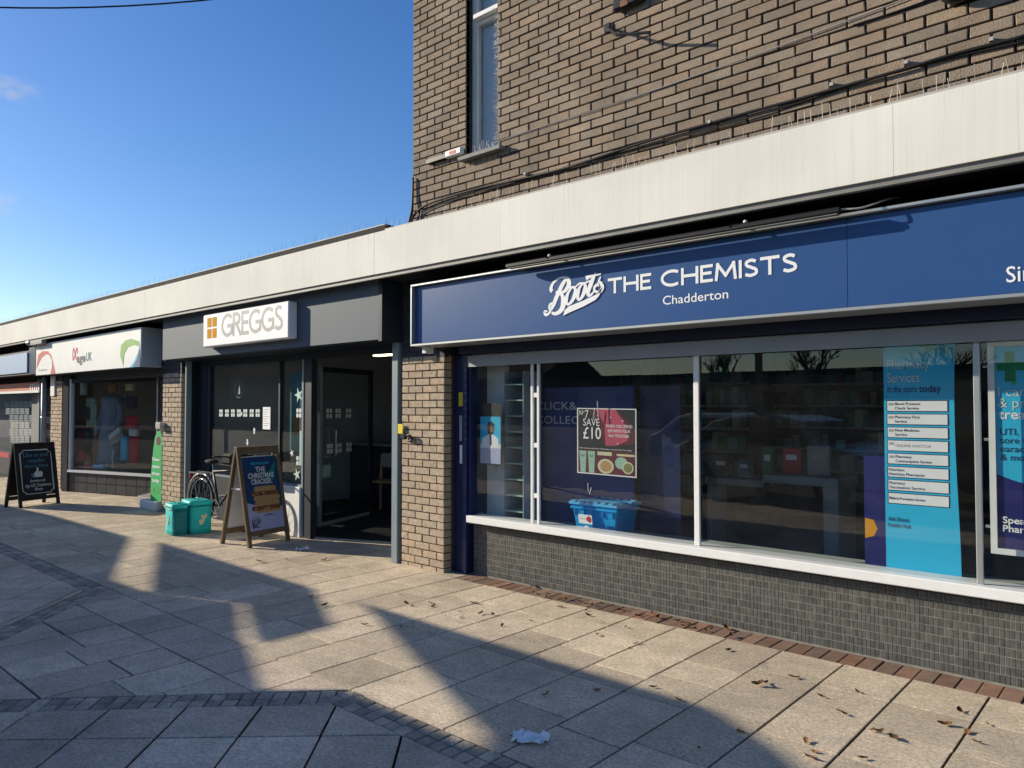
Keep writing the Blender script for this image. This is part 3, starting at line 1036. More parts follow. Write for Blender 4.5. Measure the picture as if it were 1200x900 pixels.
# ================================================================== BRICK PILLARS
def pillar(label, x0, w, ztop, loc):
    t = thing("brick_pillar", label, "pillar", loc, group="brick pillars between the shops")
    body = box("core", 'mortar_low', t, x0 + 0.006, x0 + w - 0.006, 0.011, 0.42, -0.02, ztop)
    z, r = -0.03, 0
    fm = [brick_mesh((w - 0.02) / 3, 0.064, 0.1, 'brick_low') for _ in range(3)]
    hm = [brick_mesh((w - 0.02) / 6 - 0.005, 0.064, 0.1, 'brick_low') for _ in range(2)]
    fw = (w - 0.02) / 3
    while z < ztop - 0.02:
        x = x0
        seq = 'FFF' if r % 2 else 'HFFH'
        for ch in seq:
            o = link("brick", random.choice(fm if ch == 'F' else hm), body)
            o.location = (x, random.uniform(-0.002, 0.002), z)
            x += (fw if ch == 'F' else fw / 2 - 0.005) + 0.010
        z += 0.0745; r += 1
    mb = MB()
    zz = ztop
    while zz < 2.87:
        xx = x0 + (0 if r % 2 else -0.11)
        while xx < x0 + w:
            a, b = max(xx, x0), min(xx + 0.215, x0 + w)
            if b - a > 0.02:
                mb.box(a, b, 0.002, 0.2, zz, zz + 0.066)
            xx += 0.222
        zz += 0.0745; r += 1
    mb.box(x0 + 0.005, x0 + w - 0.005, 0.012, 0.29, ztop + 0.001, 2.90)
    mb.build("painted_top", 'brick_dark', t)
    return t


def copy_tree(o, parent=None, dx=0.0):
    c = o.copy()
    COL.objects.link(c)
    if parent is None:
        c.location.x += dx
    else:
        inv = o.matrix_parent_inverse.copy()
        c.parent = parent
        c.matrix_parent_inverse = inv
    for ch in [k for k in o.children]:
        copy_tree(ch, c)
    return c


p1 = pillar("buff brick pillar between the grey bakery front and the blue chemist front", -6.012, 0.634, 2.10, (-5.695, 0.2, 0))
bpy.context.view_layer.update()
p2 = copy_tree(p1, None, -5.72)
p2["label"] = "buff brick pillar behind the turquoise delivery bag"
p3 = copy_tree(p1, None, -10.90)
p3["label"] = "narrow strip of brick pillar behind the chalkboard at the charity shop"

# ================================================================== CHEMIST SHOPFRONT
bx0, bx1 = -5.15, 1.35
YR, YG = 0.18, 0.165
front = thing("shopfront", "blue chemist shopfront with big display windows above a grey mosaic tiled base", "shopfront", (-2, 0.2, 0))
box("stall_riser", 'grout', front, bx0, bx1, YR + 0.002, 0.42, -0.03, 0.488)
mb = MB()
tw, th_ = 0.0262, 0.0532
nz = 9
i = 0
x = bx0
while x < bx1 - tw:
    for k in range(nz):
        z0 = 0.006 + k * th_
        j = random.uniform(-0.0008, 0.0008)
        a, b, c, d = x + 0.0011, x + tw - 0.0011, z0 + 0.0012, z0 + th_ - 0.0012
        e = 0.002
        mb.add([(a, YR + 0.0025, c), (b, YR + 0.0025, c), (b, YR + 0.0025, d), (a, YR + 0.0025, d),
                (a + e, YR + j, c + e), (b - e, YR + j + random.uniform(-.0005, .0005), c + e), (b - e, YR + j, d - e), (a + e, YR + j, d - e)],
               [(4, 5, 6, 7), (0, 1, 5, 4), (1, 2, 6, 5), (2, 3, 7, 6), (3, 0, 4, 7)])
    x += tw
mb.build("mosaic_tiles", 'tile', front, kind="stuff")
MB().box(bx0, bx1, 0.075, 0.30, 0.505, 0.572).build("window_sill", 'alu_white', front, bevel=0.006)
box("sill_shade", 'black', front, bx0, bx1, 0.11, 0.29, 0.489, 0.504)  # black strip stands in for the shade in the gap under the sill
# frame
box("top_frame", 'alu', front, bx0, bx1, 0.15, 0.20, 2.085, 2.12)
box("shutter_rail", 'shutter', front, bx0 - 0.02, bx1, 0.105, 0.135, 2.0, 2.108)
box("shutter_box", 'navy_dark', front, bx0 - 0.05, bx1, 0.02, 0.29, 2.121, 2.29)
box("end_frame", 'navy', front, bx0 - 0.012, bx0 + 0.02, 0.12, 0.21, 0.573, 2.084)
pil = MB().box(-5.362, -5.182, 0.125, 0.40, -0.02, 2.119).build("pilaster", 'navy', front, bevel=0.006)
MB().box(-5.21, -5.166, 0.095, 0.124, -0.01, 2.119).build("shutter_guide", 'navy', front, bevel=0.004)
for (x0, x1, z0, z1, m) in ((-5.30, -5.245, 1.62, 1.755, 'yellow'), (-5.29, -5.255, 1.28, 1.53, 'grey_print'), (-5.285, -5.25, 1.06, 1.24, 'paper')):
    box("sticker", m, pil, x0, x1, 0.1235, 0.1248, z0, z1)
for (x0, x1) in ((-4.392, -4.362), (-4.318, -4.288), (-2.768, -2.722), (-0.93, -0.895)):
    MB().box(x0, x1, 0.143, 0.164, 0.573, 2.084).build("mullion", 'alu_white' if x0 < -2 else 'alu', front, bevel=0.004)
for z in (0.80, 1.25, 1.70):
    box("hinge", 'alu_white', front, -4.3615, -4.3185, 0.147, 0.16, z, z + 0.04)
for (x0, x1) in ((-5.13, -4.377), (-4.303, -2.746), (-2.744, -0.913), (-0.911, 1.34)):
    box("window_pane", 'glass', front, x0, x1, YG, YG + 0.006, 0.573, 2.084)
# pale smear marks on the panes
mb = MB()
for (u, v, l_) in ((697, 478, 0.10), (700, 470, 0.16), (1075, 412, 0.05), (693, 571, 0.06), (689, 566, 0.07)):
    p = at(u, v, YG - 0.002)
    mb.tube([p, p + Vector((random.uniform(-0.02, 0.02), 0, -l_))], 0.004, 4)
mb.build("window_marks", 'frost', front)

# ---- the room behind
room = MB()
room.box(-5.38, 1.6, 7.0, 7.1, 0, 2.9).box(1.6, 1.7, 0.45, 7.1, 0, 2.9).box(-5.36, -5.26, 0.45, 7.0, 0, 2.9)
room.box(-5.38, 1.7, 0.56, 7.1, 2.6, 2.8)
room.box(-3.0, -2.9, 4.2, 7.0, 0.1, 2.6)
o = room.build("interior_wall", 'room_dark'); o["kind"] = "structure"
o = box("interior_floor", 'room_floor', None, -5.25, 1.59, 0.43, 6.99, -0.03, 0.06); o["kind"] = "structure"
o = box("window_ledge", 'ledge', None, -5.13, 1.34, 0.215, 0.72, 0.40, 0.515); o["kind"] = "structure"
o = box("partition_wall", 'pale_board', None, -5.14, -4.868, 0.36, 0.39, 0.516, 2.5); o["kind"] = "structure"

# ---- sign
SY = -0.30
sg = thing("shop_sign", "long blue illuminated chemist shop sign in a silver frame", "shop sign", (-2.5, -0.2, 2.2))
sx0, sx1, sz0, sz1 = -5.535, 1.5, 2.195, 2.79
box("sign_face", 'sign_blue', sg, sx0 + 0.03, -1.512, SY + 0.045, SY + 0.06, sz0 + 0.028, sz1 - 0.026)
box("sign_face", 'sign_blue', sg, -1.509, sx1 - 0.03, SY + 0.046, SY + 0.061, sz0 + 0.028, sz1 - 0.026)
MB().box(sx0, sx1, SY, 0.0, sz0, sz0 + 0.021).box(sx0, sx1, SY, SY + 0.07, sz1 - 0.019, sz1).box(sx0, sx0 + 0.021, SY, 0.0, sz0 + 0.022, sz1 - 0.020).build("sign_frame", 'alu', sg, bevel=0.003)
box("sign_box", 'navy_dark', sg, sx0 + 0.027, sx1, SY + 0.062, 0.018, sz0 + 0.027, sz1 - 0.03)
box("bracket", 'paper', sg, -5.45, -5.40, -0.22, -0.12, 2.13, 2.193)
PS = Plane((0, SY + 0.045, 0))
e_ = 0.021
sign_word(PS, "THE", -3.268, -2.885, 2.478, 2.597, e_, 'sign_white', sg, th=0.003)
sign_word(PS, "CHEMISTS", -2.805, -1.815, 2.478, 2.600, e_, 'sign_white', sg, th=0.003)
lettering(PS, "Chadderton", -2.79, 2.352, 0.063, 'sign_white', sg, width=0.505, bold=0.004)
lettering(PS, "Since", -0.695, 2.283, 0.084, 'sign_white', sg, width=0.22, bold=0.006)
lettering(PS, "1849", -0.43, 2.283, 0.084, 'sign_white', sg, width=0.20, bold=0.006)

LOGO = [  # handwritten word: centre lines (x, y, half width) read off an enlargement of the sign
    [(455, 180, 3), (420, 235, 16), (370, 315, 22), (330, 400, 24), (285, 500, 24), (245, 600, 22), (205, 680, 16), (165, 745, 12), (125, 755, 16), (112, 715, 16), (150, 700, 6)],
    [(225, 405, 18), (205, 370, 20), (232, 290, 14), (300, 225, 12), (385, 198, 12), (455, 220, 20), (478, 285, 26), (455, 345, 22), (405, 405, 16), (345, 430, 10), (295, 432, 8), (282, 405, 8)],
    [(335, 432, 8), (378, 475, 20), (392, 560, 28), (378, 650, 28), (330, 715, 22), (265, 742, 16), (215, 725, 12)],
    [(245, 578, 8), (195, 600, 12), (180, 655, 12), (205, 705, 8)],
    [(470, 352, 7), (520, 342, 10), (580, 335, 6)],
    [(540, 345, 10), (575, 375, 16), (568, 450, 22), (530, 540, 18), (475, 598, 12), (442, 580, 16), (440, 510, 20), (470, 420, 14), (520, 352, 8)],
    [(690, 285, 8), (722, 315, 16), (716, 390, 22), (680, 480, 18), (636, 528, 12), (610, 505, 16), (612, 430, 20), (640, 345, 14), (690, 285, 8)],
    [(580, 335, 6), (640, 285, 8), (720, 280, 8), (770, 255, 8), (830, 252, 6)],
    [(882, 118, 5), (850, 190, 18), (815, 280, 22), (780, 370, 22), (765, 435, 20), (785, 468, 14), (830, 440, 10), (870, 380, 6)],
    [(735, 208, 22), (800, 180, 14), (880, 160, 10), (962, 140, 9)],
    [(958, 185, 6), (935, 245, 10), (965, 290, 16), (985, 345, 18), (955, 405, 16), (905, 418, 12), (862, 385, 12), (868, 335, 12), (905, 305, 10), (930, 330, 8)],
    [(958, 190, 5), (915, 290, 8), (870, 350, 6)],
]
lg = MB()
for si, s in enumerate(LOGO):
    pts = []
    for (x, y, w) in s:
        p = at(630 + x / 12.86, 310 + y / 12.86, SY + 0.045)
        pts.append((p.x, p.z, w / 12.86 / 92 * 0.98))
    stroke(lg, PS, pts, 0.02, 0, 0.003 + 0.0004 * si, k=6)
sw = [(985, 345), (955, 420), (890, 455), (700, 545), (480, 632), (415, 690), (398, 772), (480, 728), (700, 632), (880, 535), (935, 470)]
q = [at(630 + x / 12.86, 310 + y / 12.86, SY + 0.045) for x, y in sw]
pp = [(a.x, a.z) for a in q]
ar = sum(pp[i][0] * pp[(i + 1) % len(pp)][1] - pp[(i + 1) % len(pp)][0] * pp[i][1] for i in range(len(pp)))
if ar < 0:
    pp = pp[::-1]
lg.prism([PS.p(a, b) for a, b in pp], PS.n * 0.0080)
lg.build("script_logo", 'sign_white', sg)

# ---- sign light
sl = thing("sign_light", "long black trough light fixed above the blue chemist sign", "sign light", (-2.9, -0.38, 2.79))
MB().box(-4.205, -1.50, -0.405, -0.345, 2.772, 2.812).build("trough", 'black', sl, bevel=0.01)
box("lens", 'drip', sl, -4.18, -1.52, -0.40, -0.35, 2.768, 2.7718)
for x in (-3.75, -2.2):
    MB().tube([(x, -0.41, 2.80), (x, -0.30, 2.84), (x, -0.10, 2.83), (x, 0.02, 2.80)], 0.008).build("arm", 'black', sl)
for x in (-3.74, -2.10):
    MB().blob((x, -0.385, 2.82), (0.014, 0.014, 0.012)).build("screw_cap", 'paper', sl, smooth=True)
MB().tube(smooth_line([(-1.52, -0.38, 2.80), (-1.40, -0.36, 2.79), (-1.30, -0.28, 2.83), (-1.27, -0.15, 2.87), (-1.27, 0.0, 2.90)]), 0.006).build("flex", 'cable_pale', sl)

# ---- things in the chemist windows
# leaflet with a man in a white shirt, inside the left pane
t = thing("window_poster", "small teal poster of a man in white shirt and tie in the left chemist pane", "poster", (-5.0, 0.2, 1.1))
PP = Plane((-5.085, 0.20, 1.06))
W, H = 0.29, 0.46
sheet(PP, 0, W, 0, H + 0.13, 'ink', t, "holder", 0.0, 0.002)
sheet(PP, 0.012, W - 0.012, 0.012, H, 'paper', t, "sheet", 0.0025, 0.001)
sheet(PP, 0.012, W - 0.012, 0.20, H, 'cyan', t, "printed_background", 0.004, 0.0006)
sheet(PP, 0.012, W - 0.012, 0.012, 0.16, 'lilac', t, "printed_panel", 0.004, 0.0006)
poly(PP, [(0.03, 0.165), (0.26, 0.165), (0.245, 0.255), (0.18, 0.29), (0.12, 0.29), (0.045, 0.255)], 'paper', t, "printed_shirt", 0.005, 0.0006)
poly(PP, [(0.14, 0.29), (0.16, 0.29), (0.163, 0.2), (0.15, 0.175), (0.137, 0.2)], 'blue_print', t, "printed_tie", 0.006, 0.0006)
poly(PP, arc(0.15, 0.345, 0.043, 0.058, 0, 340, 16), 'skin', t, "printed_head", 0.006, 0.0006)
poly(PP, arc(0.15, 0.368, 0.046, 0.045, 0, 180, 10), 'ink', t, "printed_hair", 0.0068, 0.0006)
poly(PP, arc(0.15, 0.312, 0.033, 0.024, 180, 360, 10), 'ink', t, "printed_beard", 0.0068, 0.0006)
for k in range(3):
    sheet(PP, 0.04, 0.2 - 0.03 * k, 0.125 - k * 0.03, 0.132 - k * 0.03, 'grey_print', t, "printed_line", 0.005, 0.0006)

# shelves with pale edges behind the narrow left pane
t = thing("glass_shelf_unit", "narrow glass shelf unit behind the left chemist pane", "shelves", (-4.5, 0.5, 0.52))
for k in range(9):
    box("shelf", 'mint', t, -4.845, -4.62, 0.30, 0.55, 0.62 + k * 0.15, 0.632 + k * 0.15)
MB().box(-4.855, -4.845, 0.30, 0.56, 0.517, 1.95).box(-4.62, -4.61, 0.30, 0.56, 0.517, 1.95).build("side_panel", 'fabric_blue', t)
box("back_panel", 'fabric_blue', t, -4.844, -4.621, 0.551, 0.56, 0.517, 1.95)

# click and collect panel
t = thing("promotion_stand", "navy click and collect panel standing inside the chemist window", "display panel", (-4.2, 0.72, 0.52))
PC = Plane((0, 0.70, 0))
box("board", 'cc_blue', t, -4.86, -3.66, 0.70, 0.74, 0.516, 1.80)
box("side_board", 'navy', t, -3.655, -3.25, 0.80, 0.83, 0.516, 1.80)
lettering(PC, "CLICK&", -4.82 + 0.03, 1.585, 0.076, 'frost', t, width=0.50)
lettering(PC, "COLLECT", -4.82 + 0.03, 1.45, 0.076, 'frost', t, width=0.62)

# red cosmetics poster
t = thing("sale_poster", "red and black save ten pounds cosmetics poster hanging in the chemist window", "poster", (-3.6, 0.2, 1.05))
PN = Plane((-3.912, 0.205, 1.045), (1, 0.0, -0.012))
W, H = 0.60, 0.56
sheet(PN, 0, W, 0, H, 'paper', t, "sheet", 0, 0.0015)
sheet(PN, 0.012, W - 0.012, 0.235, H - 0.008, 'ink', t, "printed_black_band", 0.002, 0.0006)
sheet(PN, 0.012, W - 0.012, 0.010, 0.205, 'maroon', t, "printed_photo_ground", 0.002, 0.0006)
sheet(PN, 0.012, W - 0.012, 0.205, 0.235, 'ink', t, "printed_strip", 0.0022, 0.0006)
poly(PN, [(0.13, H - 0.008), (0.40, H - 0.008), (0.585, 0.40), (0.585, 0.275), (0.40, 0.245), (0.30, 0.245)], 'maroon', t, "printed_glow", 0.0028, 0.0006)
poly(PN, [(0.20, H - 0.008), (0.40, H - 0.008), (0.50, 0.42), (0.52, 0.30), (0.40, 0.25), (0.30, 0.25), (0.29, 0.42)], 'pink', t, "printed_glow", 0.0036, 0.0006)
lettering(PN, "N", 0.03, 0.50, 0.042, 'paper', t, 0.032, c0=0.005)
lettering(PN, "o", 0.066, 0.518, 0.024, 'paper', t, 0.016, c0=0.005)
lettering(PN, "7", 0.09, 0.475, 0.068, 'paper', t, 0.036, c0=0.005)
lettering(PN, "SAVE", 0.07, 0.41, 0.062, 'paper', t, 0.17, c0=0.005)
lettering(PN, "£10", 0.07, 0.30, 0.098, 'paper', t, 0.185, c0=0.005, bold=0.006)
lettering(PN, "WHEN YOU SPEND", 0.435, 0.402, 0.024, 'paper', t, 0.26, c0=0.005, bold=0.01, align='C')
lettering(PN, "£30 WITH YOUR", 0.435, 0.362, 0.024, 'paper', t, 0.22, c0=0.005, bold=0.01, align='C')
lettering(PN, "No7 VOUCHER", 0.435, 0.322, 0.024, 'paper', t, 0.20, c0=0.005, bold=0.01, align='C')
lettering(PN, "Valid with purchase from Wednesday to Sunday 26th November", 0.03, 0.214, 0.011, 'paper', t, 0.53, c0=0.005)
sheet(PN, 0.262, 0.264, 0.29, 0.46, 'pink', t, "printed_rule", 0.005, 0.0006)
for k, a in enumerate((0.025, 0.115)):
    poly(PN, [(a, 0.195), (a + 0.075, 0.195), (a + 0.066, 0.012), (a + 0.014, 0.012)], 'mint', t, "printed_tube", 0.003, 0.0006)
    lettering(PN, "No7", a + 0.018, 0.145, 0.022, 'green', t, 0.04, c0=0.004)
    sheet(PN, a + 0.02, a + 0.055, 0.09, 0.096, 'grey_print', t, "printed_line", 0.004, 0.0006)
sheet(PN, 0.215, 0.36, 0.165, 0.195, 'cream', t, "printed_box", 0.003, 0.0006)
poly(PN, arc(0.30, 0.075, 0.082, 0.062, 0, 345, 20), 'cream', t, "printed_compact", 0.004, 0.0006)
poly(PN, arc(0.30, 0.076, 0.055, 0.045, 0, 345, 20), 'bun', t, "printed_powder", 0.005, 0.0006)
poly(PN, arc(0.455, 0.11, 0.062, 0.05, 0, 345, 20), 'mint', t, "printed_jar", 0.004, 0.0006)
poly(PN, arc(0.52, 0.075, 0.055, 0.05, 0, 345, 20), 'cream', t, "printed_lid", 0.005, 0.0006)
poly(PN, arc(0.52, 0.075, 0.042, 0.038, 0, 345, 20), 'olive', t, "printed_cream_pot", 0.006, 0.0006)
sheet(PN, 0.41, 0.585, 0.168, 0.185, 'cream', t, "printed_pencil", 0.003, 0.0006)
for (a, b) in ((0.22, 0.50), (0.35, 0.485), (0.42, 0.27), (0.30, 0.515), (0.47, 0.46)):
    poly(PN, arc(a, b, 0.006, 0.006, 0, 330, 8), 'paper', t, "printed_spark", 0.0045, 0.0004)

# blue crate with lid
t = thing("storage_crate", "bright blue lidded plastic crate on the chemist window ledge", "crate", (-3.84, 0.60, 0.516))
cx0, cx1, cy0, cy1 = -4.09, -3.615, 0.36, 0.71
zb, zt = 0.517, 0.755
i_ = 0.03
MB().add([(cx0 + i_, cy0 + i_, zb), (cx1 - i_, cy0 + i_, zb), (cx1 - i_, cy1 - i_, zb), (cx0 + i_, cy1 - i_, zb),
          (cx0, cy0, zt), (cx1, cy0, zt), (cx1, cy1, zt), (cx0, cy1, zt)],
         [(3, 2, 1, 0), (4, 5, 6, 7), (0, 1, 5, 4), (1, 2, 6, 5), (2, 3, 7, 6), (3, 0, 4, 7)]).build("body", 'crate', t, bevel=0.008)
MB().box(cx0 - 0.012, cx1 + 0.012, cy0 - 0.012, cy1 + 0.012, zt - 0.045, zt - 0.022).build("rim", 'crate', t, bevel=0.004)
lid = MB().box(cx0 - 0.022, cx1 + 0.022, cy0 - 0.022, cy1 + 0.022, zt - 0.008, zt + 0.02).build("lid", 'crate_lid', t, bevel=0.006)
mb = MB()
for k in range(6):
    a = cx0 + 0.01 + k * 0.08
    mb.box(a, a + 0.045, cy0 - 0.026, cy0 + 0.03, zt + 0.0205, zt + 0.032)
    mb.box(a, a + 0.045, cy1 - 0.03, cy1 + 0.02, zt + 0.0205, zt + 0.032)
for y in (cy0 + 0.1, cy0 + 0.2):
    mb.box(cx1 - 0.03, cx1 + 0.024, y, y + 0.05, zt + 0.0205, zt + 0.032)
mb.build("lid_teeth", 'crate_lid', lid)
mb = MB()
for k in range(5):
    mb.box(cx0 + 0.03 + k * 0.1, cx0 + 0.038 + k * 0.1, cy0 - 0.006, cy0 + 0.01, zt - 0.10, zt - 0.05)
mb.build("rib", 'crate', t)
PB = Plane((0, cy0 + 0.012, 0), (1, 0, 0), (0, -0.126, 1))
lb = sheet(PB, cx0 + 0.13, cx0 + 0.275, 0.605, 0.685, 'paper', t, "sticker", 0.006, 0.001)
sheet(PB, cx0 + 0.145, cx0 + 0.215, 0.645, 0.65, 'orange', lb, "printed_line", 0.0075, 0.0005)
poly(PB, arc(cx0 + 0.242, 0.645, 0.026, 0.030, -70, 200, 14), 'red', lb, "printed_mark", 0.0075, 0.0005)
sheet(PB, cx0 + 0.19, cx0 + 0.235, 0.53, 0.588, 'paper', t, "sticker", 0.010, 0.001)

# gondola with small goods further in
t = thing("shop_shelves", "dark stocked shop shelves deep inside the chemist behind the red poster", "shelves", (-4.0, 2.6, 0.06))
for k in range(6):
    box("shelf", 'shutter', t, -4.9, -3.35, 2.4, 2.8, 0.65 + k * 0.24, 0.675 + k * 0.24)
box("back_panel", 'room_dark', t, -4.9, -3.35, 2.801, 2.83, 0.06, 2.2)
for x in (-4.93, -3.349):
    box("side_panel", 'fabric_dark', t, x, x + 0.029, 2.4, 2.83, 0.06, 2.2)
cols = ['fabric_blue', 'teal_dark', 'maroon', 'room_mid', 'teal_dark', 'mint', 'fabric_dark', 'green']
mb_by = {c: MB() for c in cols}
for k in range(6):
    x = -4.88
    while x < -3.45:
        w = random.uniform(0.05, 0.11)
        h = random.uniform(0.08, 0.19)
        mb_by[random.choice(cols)].box(x, x + w, 2.43, 2.6, 0.676 + k * 0.24, 0.676 + k * 0.24 + h)
        x += w + random.uniform(0.003, 0.03)
for c, m_ in mb_by.items():
    if m_.v:
        m_.build("stock", c, t, kind="stuff")

bpy.context.view_layer.update()
t2_ = copy_tree(t, None, 1.35)
t2_.location.y += 1.1
t2_["label"] = "dark stocked shop shelves deep inside the chemist behind the white counter"
# white counters
t = thing("display_counter", "long white shop counter with a square end leg seen through the big chemist pane", "counter", (-2.9, 2.0, 0.06))
MB().box(-3.52, -2.92, 1.75, 2.25, 0.86, 0.93).build("top", 'room_mid', t, bevel=0.01)
MB().box(-2.915, -2.24, 1.72, 2.25, 0.91, 0.99).build("top", 'room_mid', t, bevel=0.01)
MB().box(-3.51, -3.46, 1.78, 2.22, 0.061, 0.859).build("leg", 'room_mid', t, bevel=0.006)
MB().box(-2.38, -2.25, 1.75, 2.22, 0.061, 0.909).build("leg", 'room_mid', t, bevel=0.006)
box("counter_shade", 'fabric_dark', t, -3.455, -2.385, 2.1, 2.14, 0.061, 0.855)  # dark sheet stands in for the shade beneath the open counter

for (nm, lab, x, y, z, w, d, h, m) in (
        ("display_card", "red slanting display card on a white chemist counter", -2.80, 1.9, 0.991, 0.17, 0.04, 0.24, 'red'),
        ("display_stand", "plain pale display stand beside the red card on the counter", -2.58, 1.92, 0.991, 0.20, 0.05, 0.27, 'room_mid'),
        ("product_box", "black and white box on the counter beside the mullion", -3.48, 1.85, 0.931, 0.16, 0.12, 0.20, 'fabric_dark'),
        ("product_bottle", "green tall pack on the counter left of the red card", -3.02, 1.95, 0.931, 0.10, 0.10, 0.30, 'green'),
        ("product_bottle", "teal short pack on the counter near the mullion", -3.24, 1.90, 0.931, 0.12, 0.10, 0.17, 'teal_dark')):
    t = thing(nm, lab, "shop display", (x + w / 2, y + d / 2, z))
    MB().box(x, x + w, y, y + d, z, z + h).build("pack", m, t, bevel=0.006)
    box("label_panel", 'paper' if m != 'room_mid' else 'grey_print', t, x + w * 0.2, x + w * 0.8, y - 0.0015, y - 0.0003, z + h * 0.55, z + h * 0.75)

# navy board with an orange mark
t = thing("display_board", "navy display board with an orange spot behind the cyan banner", "display board", (-1.6, 0.6, 0.52))
PD = Plane((0, 0.50, 0))
box("board", 'blue_print', t, -1.66, -1.25, 0.50, 0.52, 0.516, 1.275)
poly(PD, [(-1.655, 0.71), (-1.60, 0.73), (-1.575, 0.78), (-1.60, 0.84), (-1.655, 0.85)], 'orange', t, "printed_spot", 0.001, 0.0006)

# cyan services banner
t = thing("hanging_banner", "tall cyan pharmacy services banner hanging inside the chemist window", "banner", (-1.25, 0.3, 0.56))
BY = 0.30
mb = MB()
nz_ = 24
vs, fs = [], []
for i in range(nz_ + 1):
    z = 0.558 + (2.06 - 0.558) * i / nz_
    for k in range(9):
        a = k / 8
        x = -1.468 + (0.418 + 0.012 * math.sin(z * 3)) * a
        y = BY + 0.0006 * math.sin(z * 4 + a * 2)
        vs.append((x, y, z))
for i in range(nz_):
    for k in range(8):
        fs.append((i * 9 + k, i * 9 + k + 1, (i + 1) * 9 + k + 1, (i + 1) * 9 + k))
n0 = len(vs)
vs += [(x, y + 0.0015, z) for x, y, z in vs]
fs += [tuple(n0 + q for q in reversed(f)) for f in fs]
mb.add(vs, fs).build("cloth", 'cyan', t, smooth=True)
PBn = Plane((0, BY - 0.001, 0))
lettering(PBn, "Pharmacy", -1.445, 1.862, 0.062, 'frost', t, 0.25)
lettering(PBn, "Services", -1.445, 1.775, 0.062, 'frost', t, 0.19)
lettering(PBn, "in the store", -1.445, 1.71, 0.044, 'ink_navy', t, 0.175)
lettering(PBn, "today", -1.258, 1.71, 0.044, 'ink_navy', t, 0.125, bold=0.012)
MB().prism([PBn.p(a, b) for a, b in [(-1.215, 1.965), (-1.185, 1.965), (-1.185, 1.995), (-1.155, 1.995), (-1.155, 2.02), (-1.185, 2.02), (-1.185, 2.05), (-1.215, 2.05), (-1.215, 2.02), (-1.245, 2.02), (-1.245, 1.995), (-1.215, 1.995)]], PBn.n * 0.001).build("printed_cross", 'green', t)
rows_ = [("Blood Pressure", "Check Service"), ("Pharmacy First", "Service"), ("New Medicine", "Service"), ("ONLINE DOCTOR", ""),
         ("Pharmacy", "Contraception Service"), ("Nutrition", "Nutrition Pharmacist"), ("Pharmacy", "Vaccination Service"), ("Malaria Prevention Service", "")]
for k, (a, b) in enumerate(rows_):
    z1 = 1.655 - k * 0.0855
    sheet(PBn, -1.452, -1.095, z1 - 0.071, z1 + 0.003, 'ink_navy', t, "printed_border", 0.0, 0.0008)
    r = sheet(PBn, -1.447, -1.100, z1 - 0.066, z1 - 0.002, 'paper', t, "printed_panel", 0.0012, 0.0008)
    ind = 0.045 if k < 5 else 0.005
    if k < 5:
        sheet(PBn, -1.44, -1.41, z1 - 0.03, z1 - 0.014, 'grey_print', r, "printed_badge", 0.0022, 0.0006)
    if b:
        lettering(PBn, a, -1.447 + ind, z1 - 0.028, 0.017, 'ink_navy', r, c0=0.002, th=0.0008, bold=0.01)
        lettering(PBn, b, -1.447 + ind, z1 - 0.056, 0.017, 'ink_navy', r, c0=0.002, th=0.0008, bold=0.01, width=0.21 if len(b) > 14 else None)
    else:
        lettering(PBn, a, -1.447 + ind, z1 - 0.042, 0.017, 'ink_navy' if k > 4 else 'grey_print', r, c0=0.002, th=0.0008, bold=0.01, width=0.21)
lettering(PBn, "Ask Boots", -1.452, 0.875, 0.026, 'ink_navy', t, 0.125, bold=0.01)
lettering(PBn, "Health Hub", -1.452, 0.835, 0.026, 'ink_navy', t, 0.135, bold=0.01)

# framed poster at the right edge
t = thing("framed_poster", "white framed cyan and navy poster with green cross at the right edge", "poster", (-0.5, 0.25, 0.75))
PF = Plane((-0.872, 0.262, 0.745))
W, H = 0.75, 1.26
MB().prism([PF.p(0, 0), PF.p(W, 0), PF.p(W, 0.034), PF.p(0, 0.034)], PF.n * 0.02).prism([PF.p(0, H - 0.03), PF.p(W, H - 0.03), PF.p(W, H), PF.p(0, H)], PF.n * 0.02) \
    .prism([PF.p(0, 0.0345), PF.p(0.034, 0.0345), PF.p(0.034, H - 0.0305), PF.p(0, H - 0.0305)], PF.n * 0.02) \
    .prism([PF.p(W - 0.034, 0.0345), PF.p(W, 0.0345), PF.p(W, H - 0.0305), PF.p(W - 0.034, H - 0.0305)], PF.n * 0.02).build("frame", 'alu_white', t)
sheet(PF, 0.035, W - 0.035, 0.035, H - 0.031, 'blue_print', t, "sheet", 0, 0.004)
poly(PF, [(0.036, 0.47), (0.115, 0.44), (0.20, 0.415), (0.40, 0.40), (0.70, 0.42), (0.70, H - 0.034), (0.036, H - 0.034)], 'cyan', t, "printed_background", 0.0045, 0.0006)
poly(PF, [(0.118, H - 0.26), (0.142, H - 0.26), (0.142, H - 0.17), (0.118, H - 0.17)], 'green_bright', t, "printed_cross", 0.0055, 0.0006)
MB().prism([PF.p(a, b, 0.0065) for a, b in [(0.085, 1.02), (0.135, 1.02), (0.135, 1.085), (0.195, 1.085), (0.195, 1.135), (0.135, 1.135), (0.135, 1.20), (0.085, 1.20), (0.085, 1.135), (0.045, 1.135), (0.045, 1.085), (0.085, 1.085)]], PF.n * 0.0006).build("printed_cross", 'green', t)
lettering(PF, "I can help", 0.05, 0.935, 0.055, 'frost', t, 0.30, c0=0.0052)
lettering(PF, "& provide", 0.05, 0.868, 0.055, 'frost', t, 0.30, c0=0.0052)
lettering(PF, "treatment", 0.05, 0.80, 0.055, 'paper', t, 0.33, c0=0.0052, bold=0.015)
for k, s_ in enumerate(("UTI,", "sore throat,", "earache", "& more")):
    lettering(PF, s_, 0.055, 0.705 - k * 0.05, 0.038, 'ink_navy', t, None, c0=0.0055)
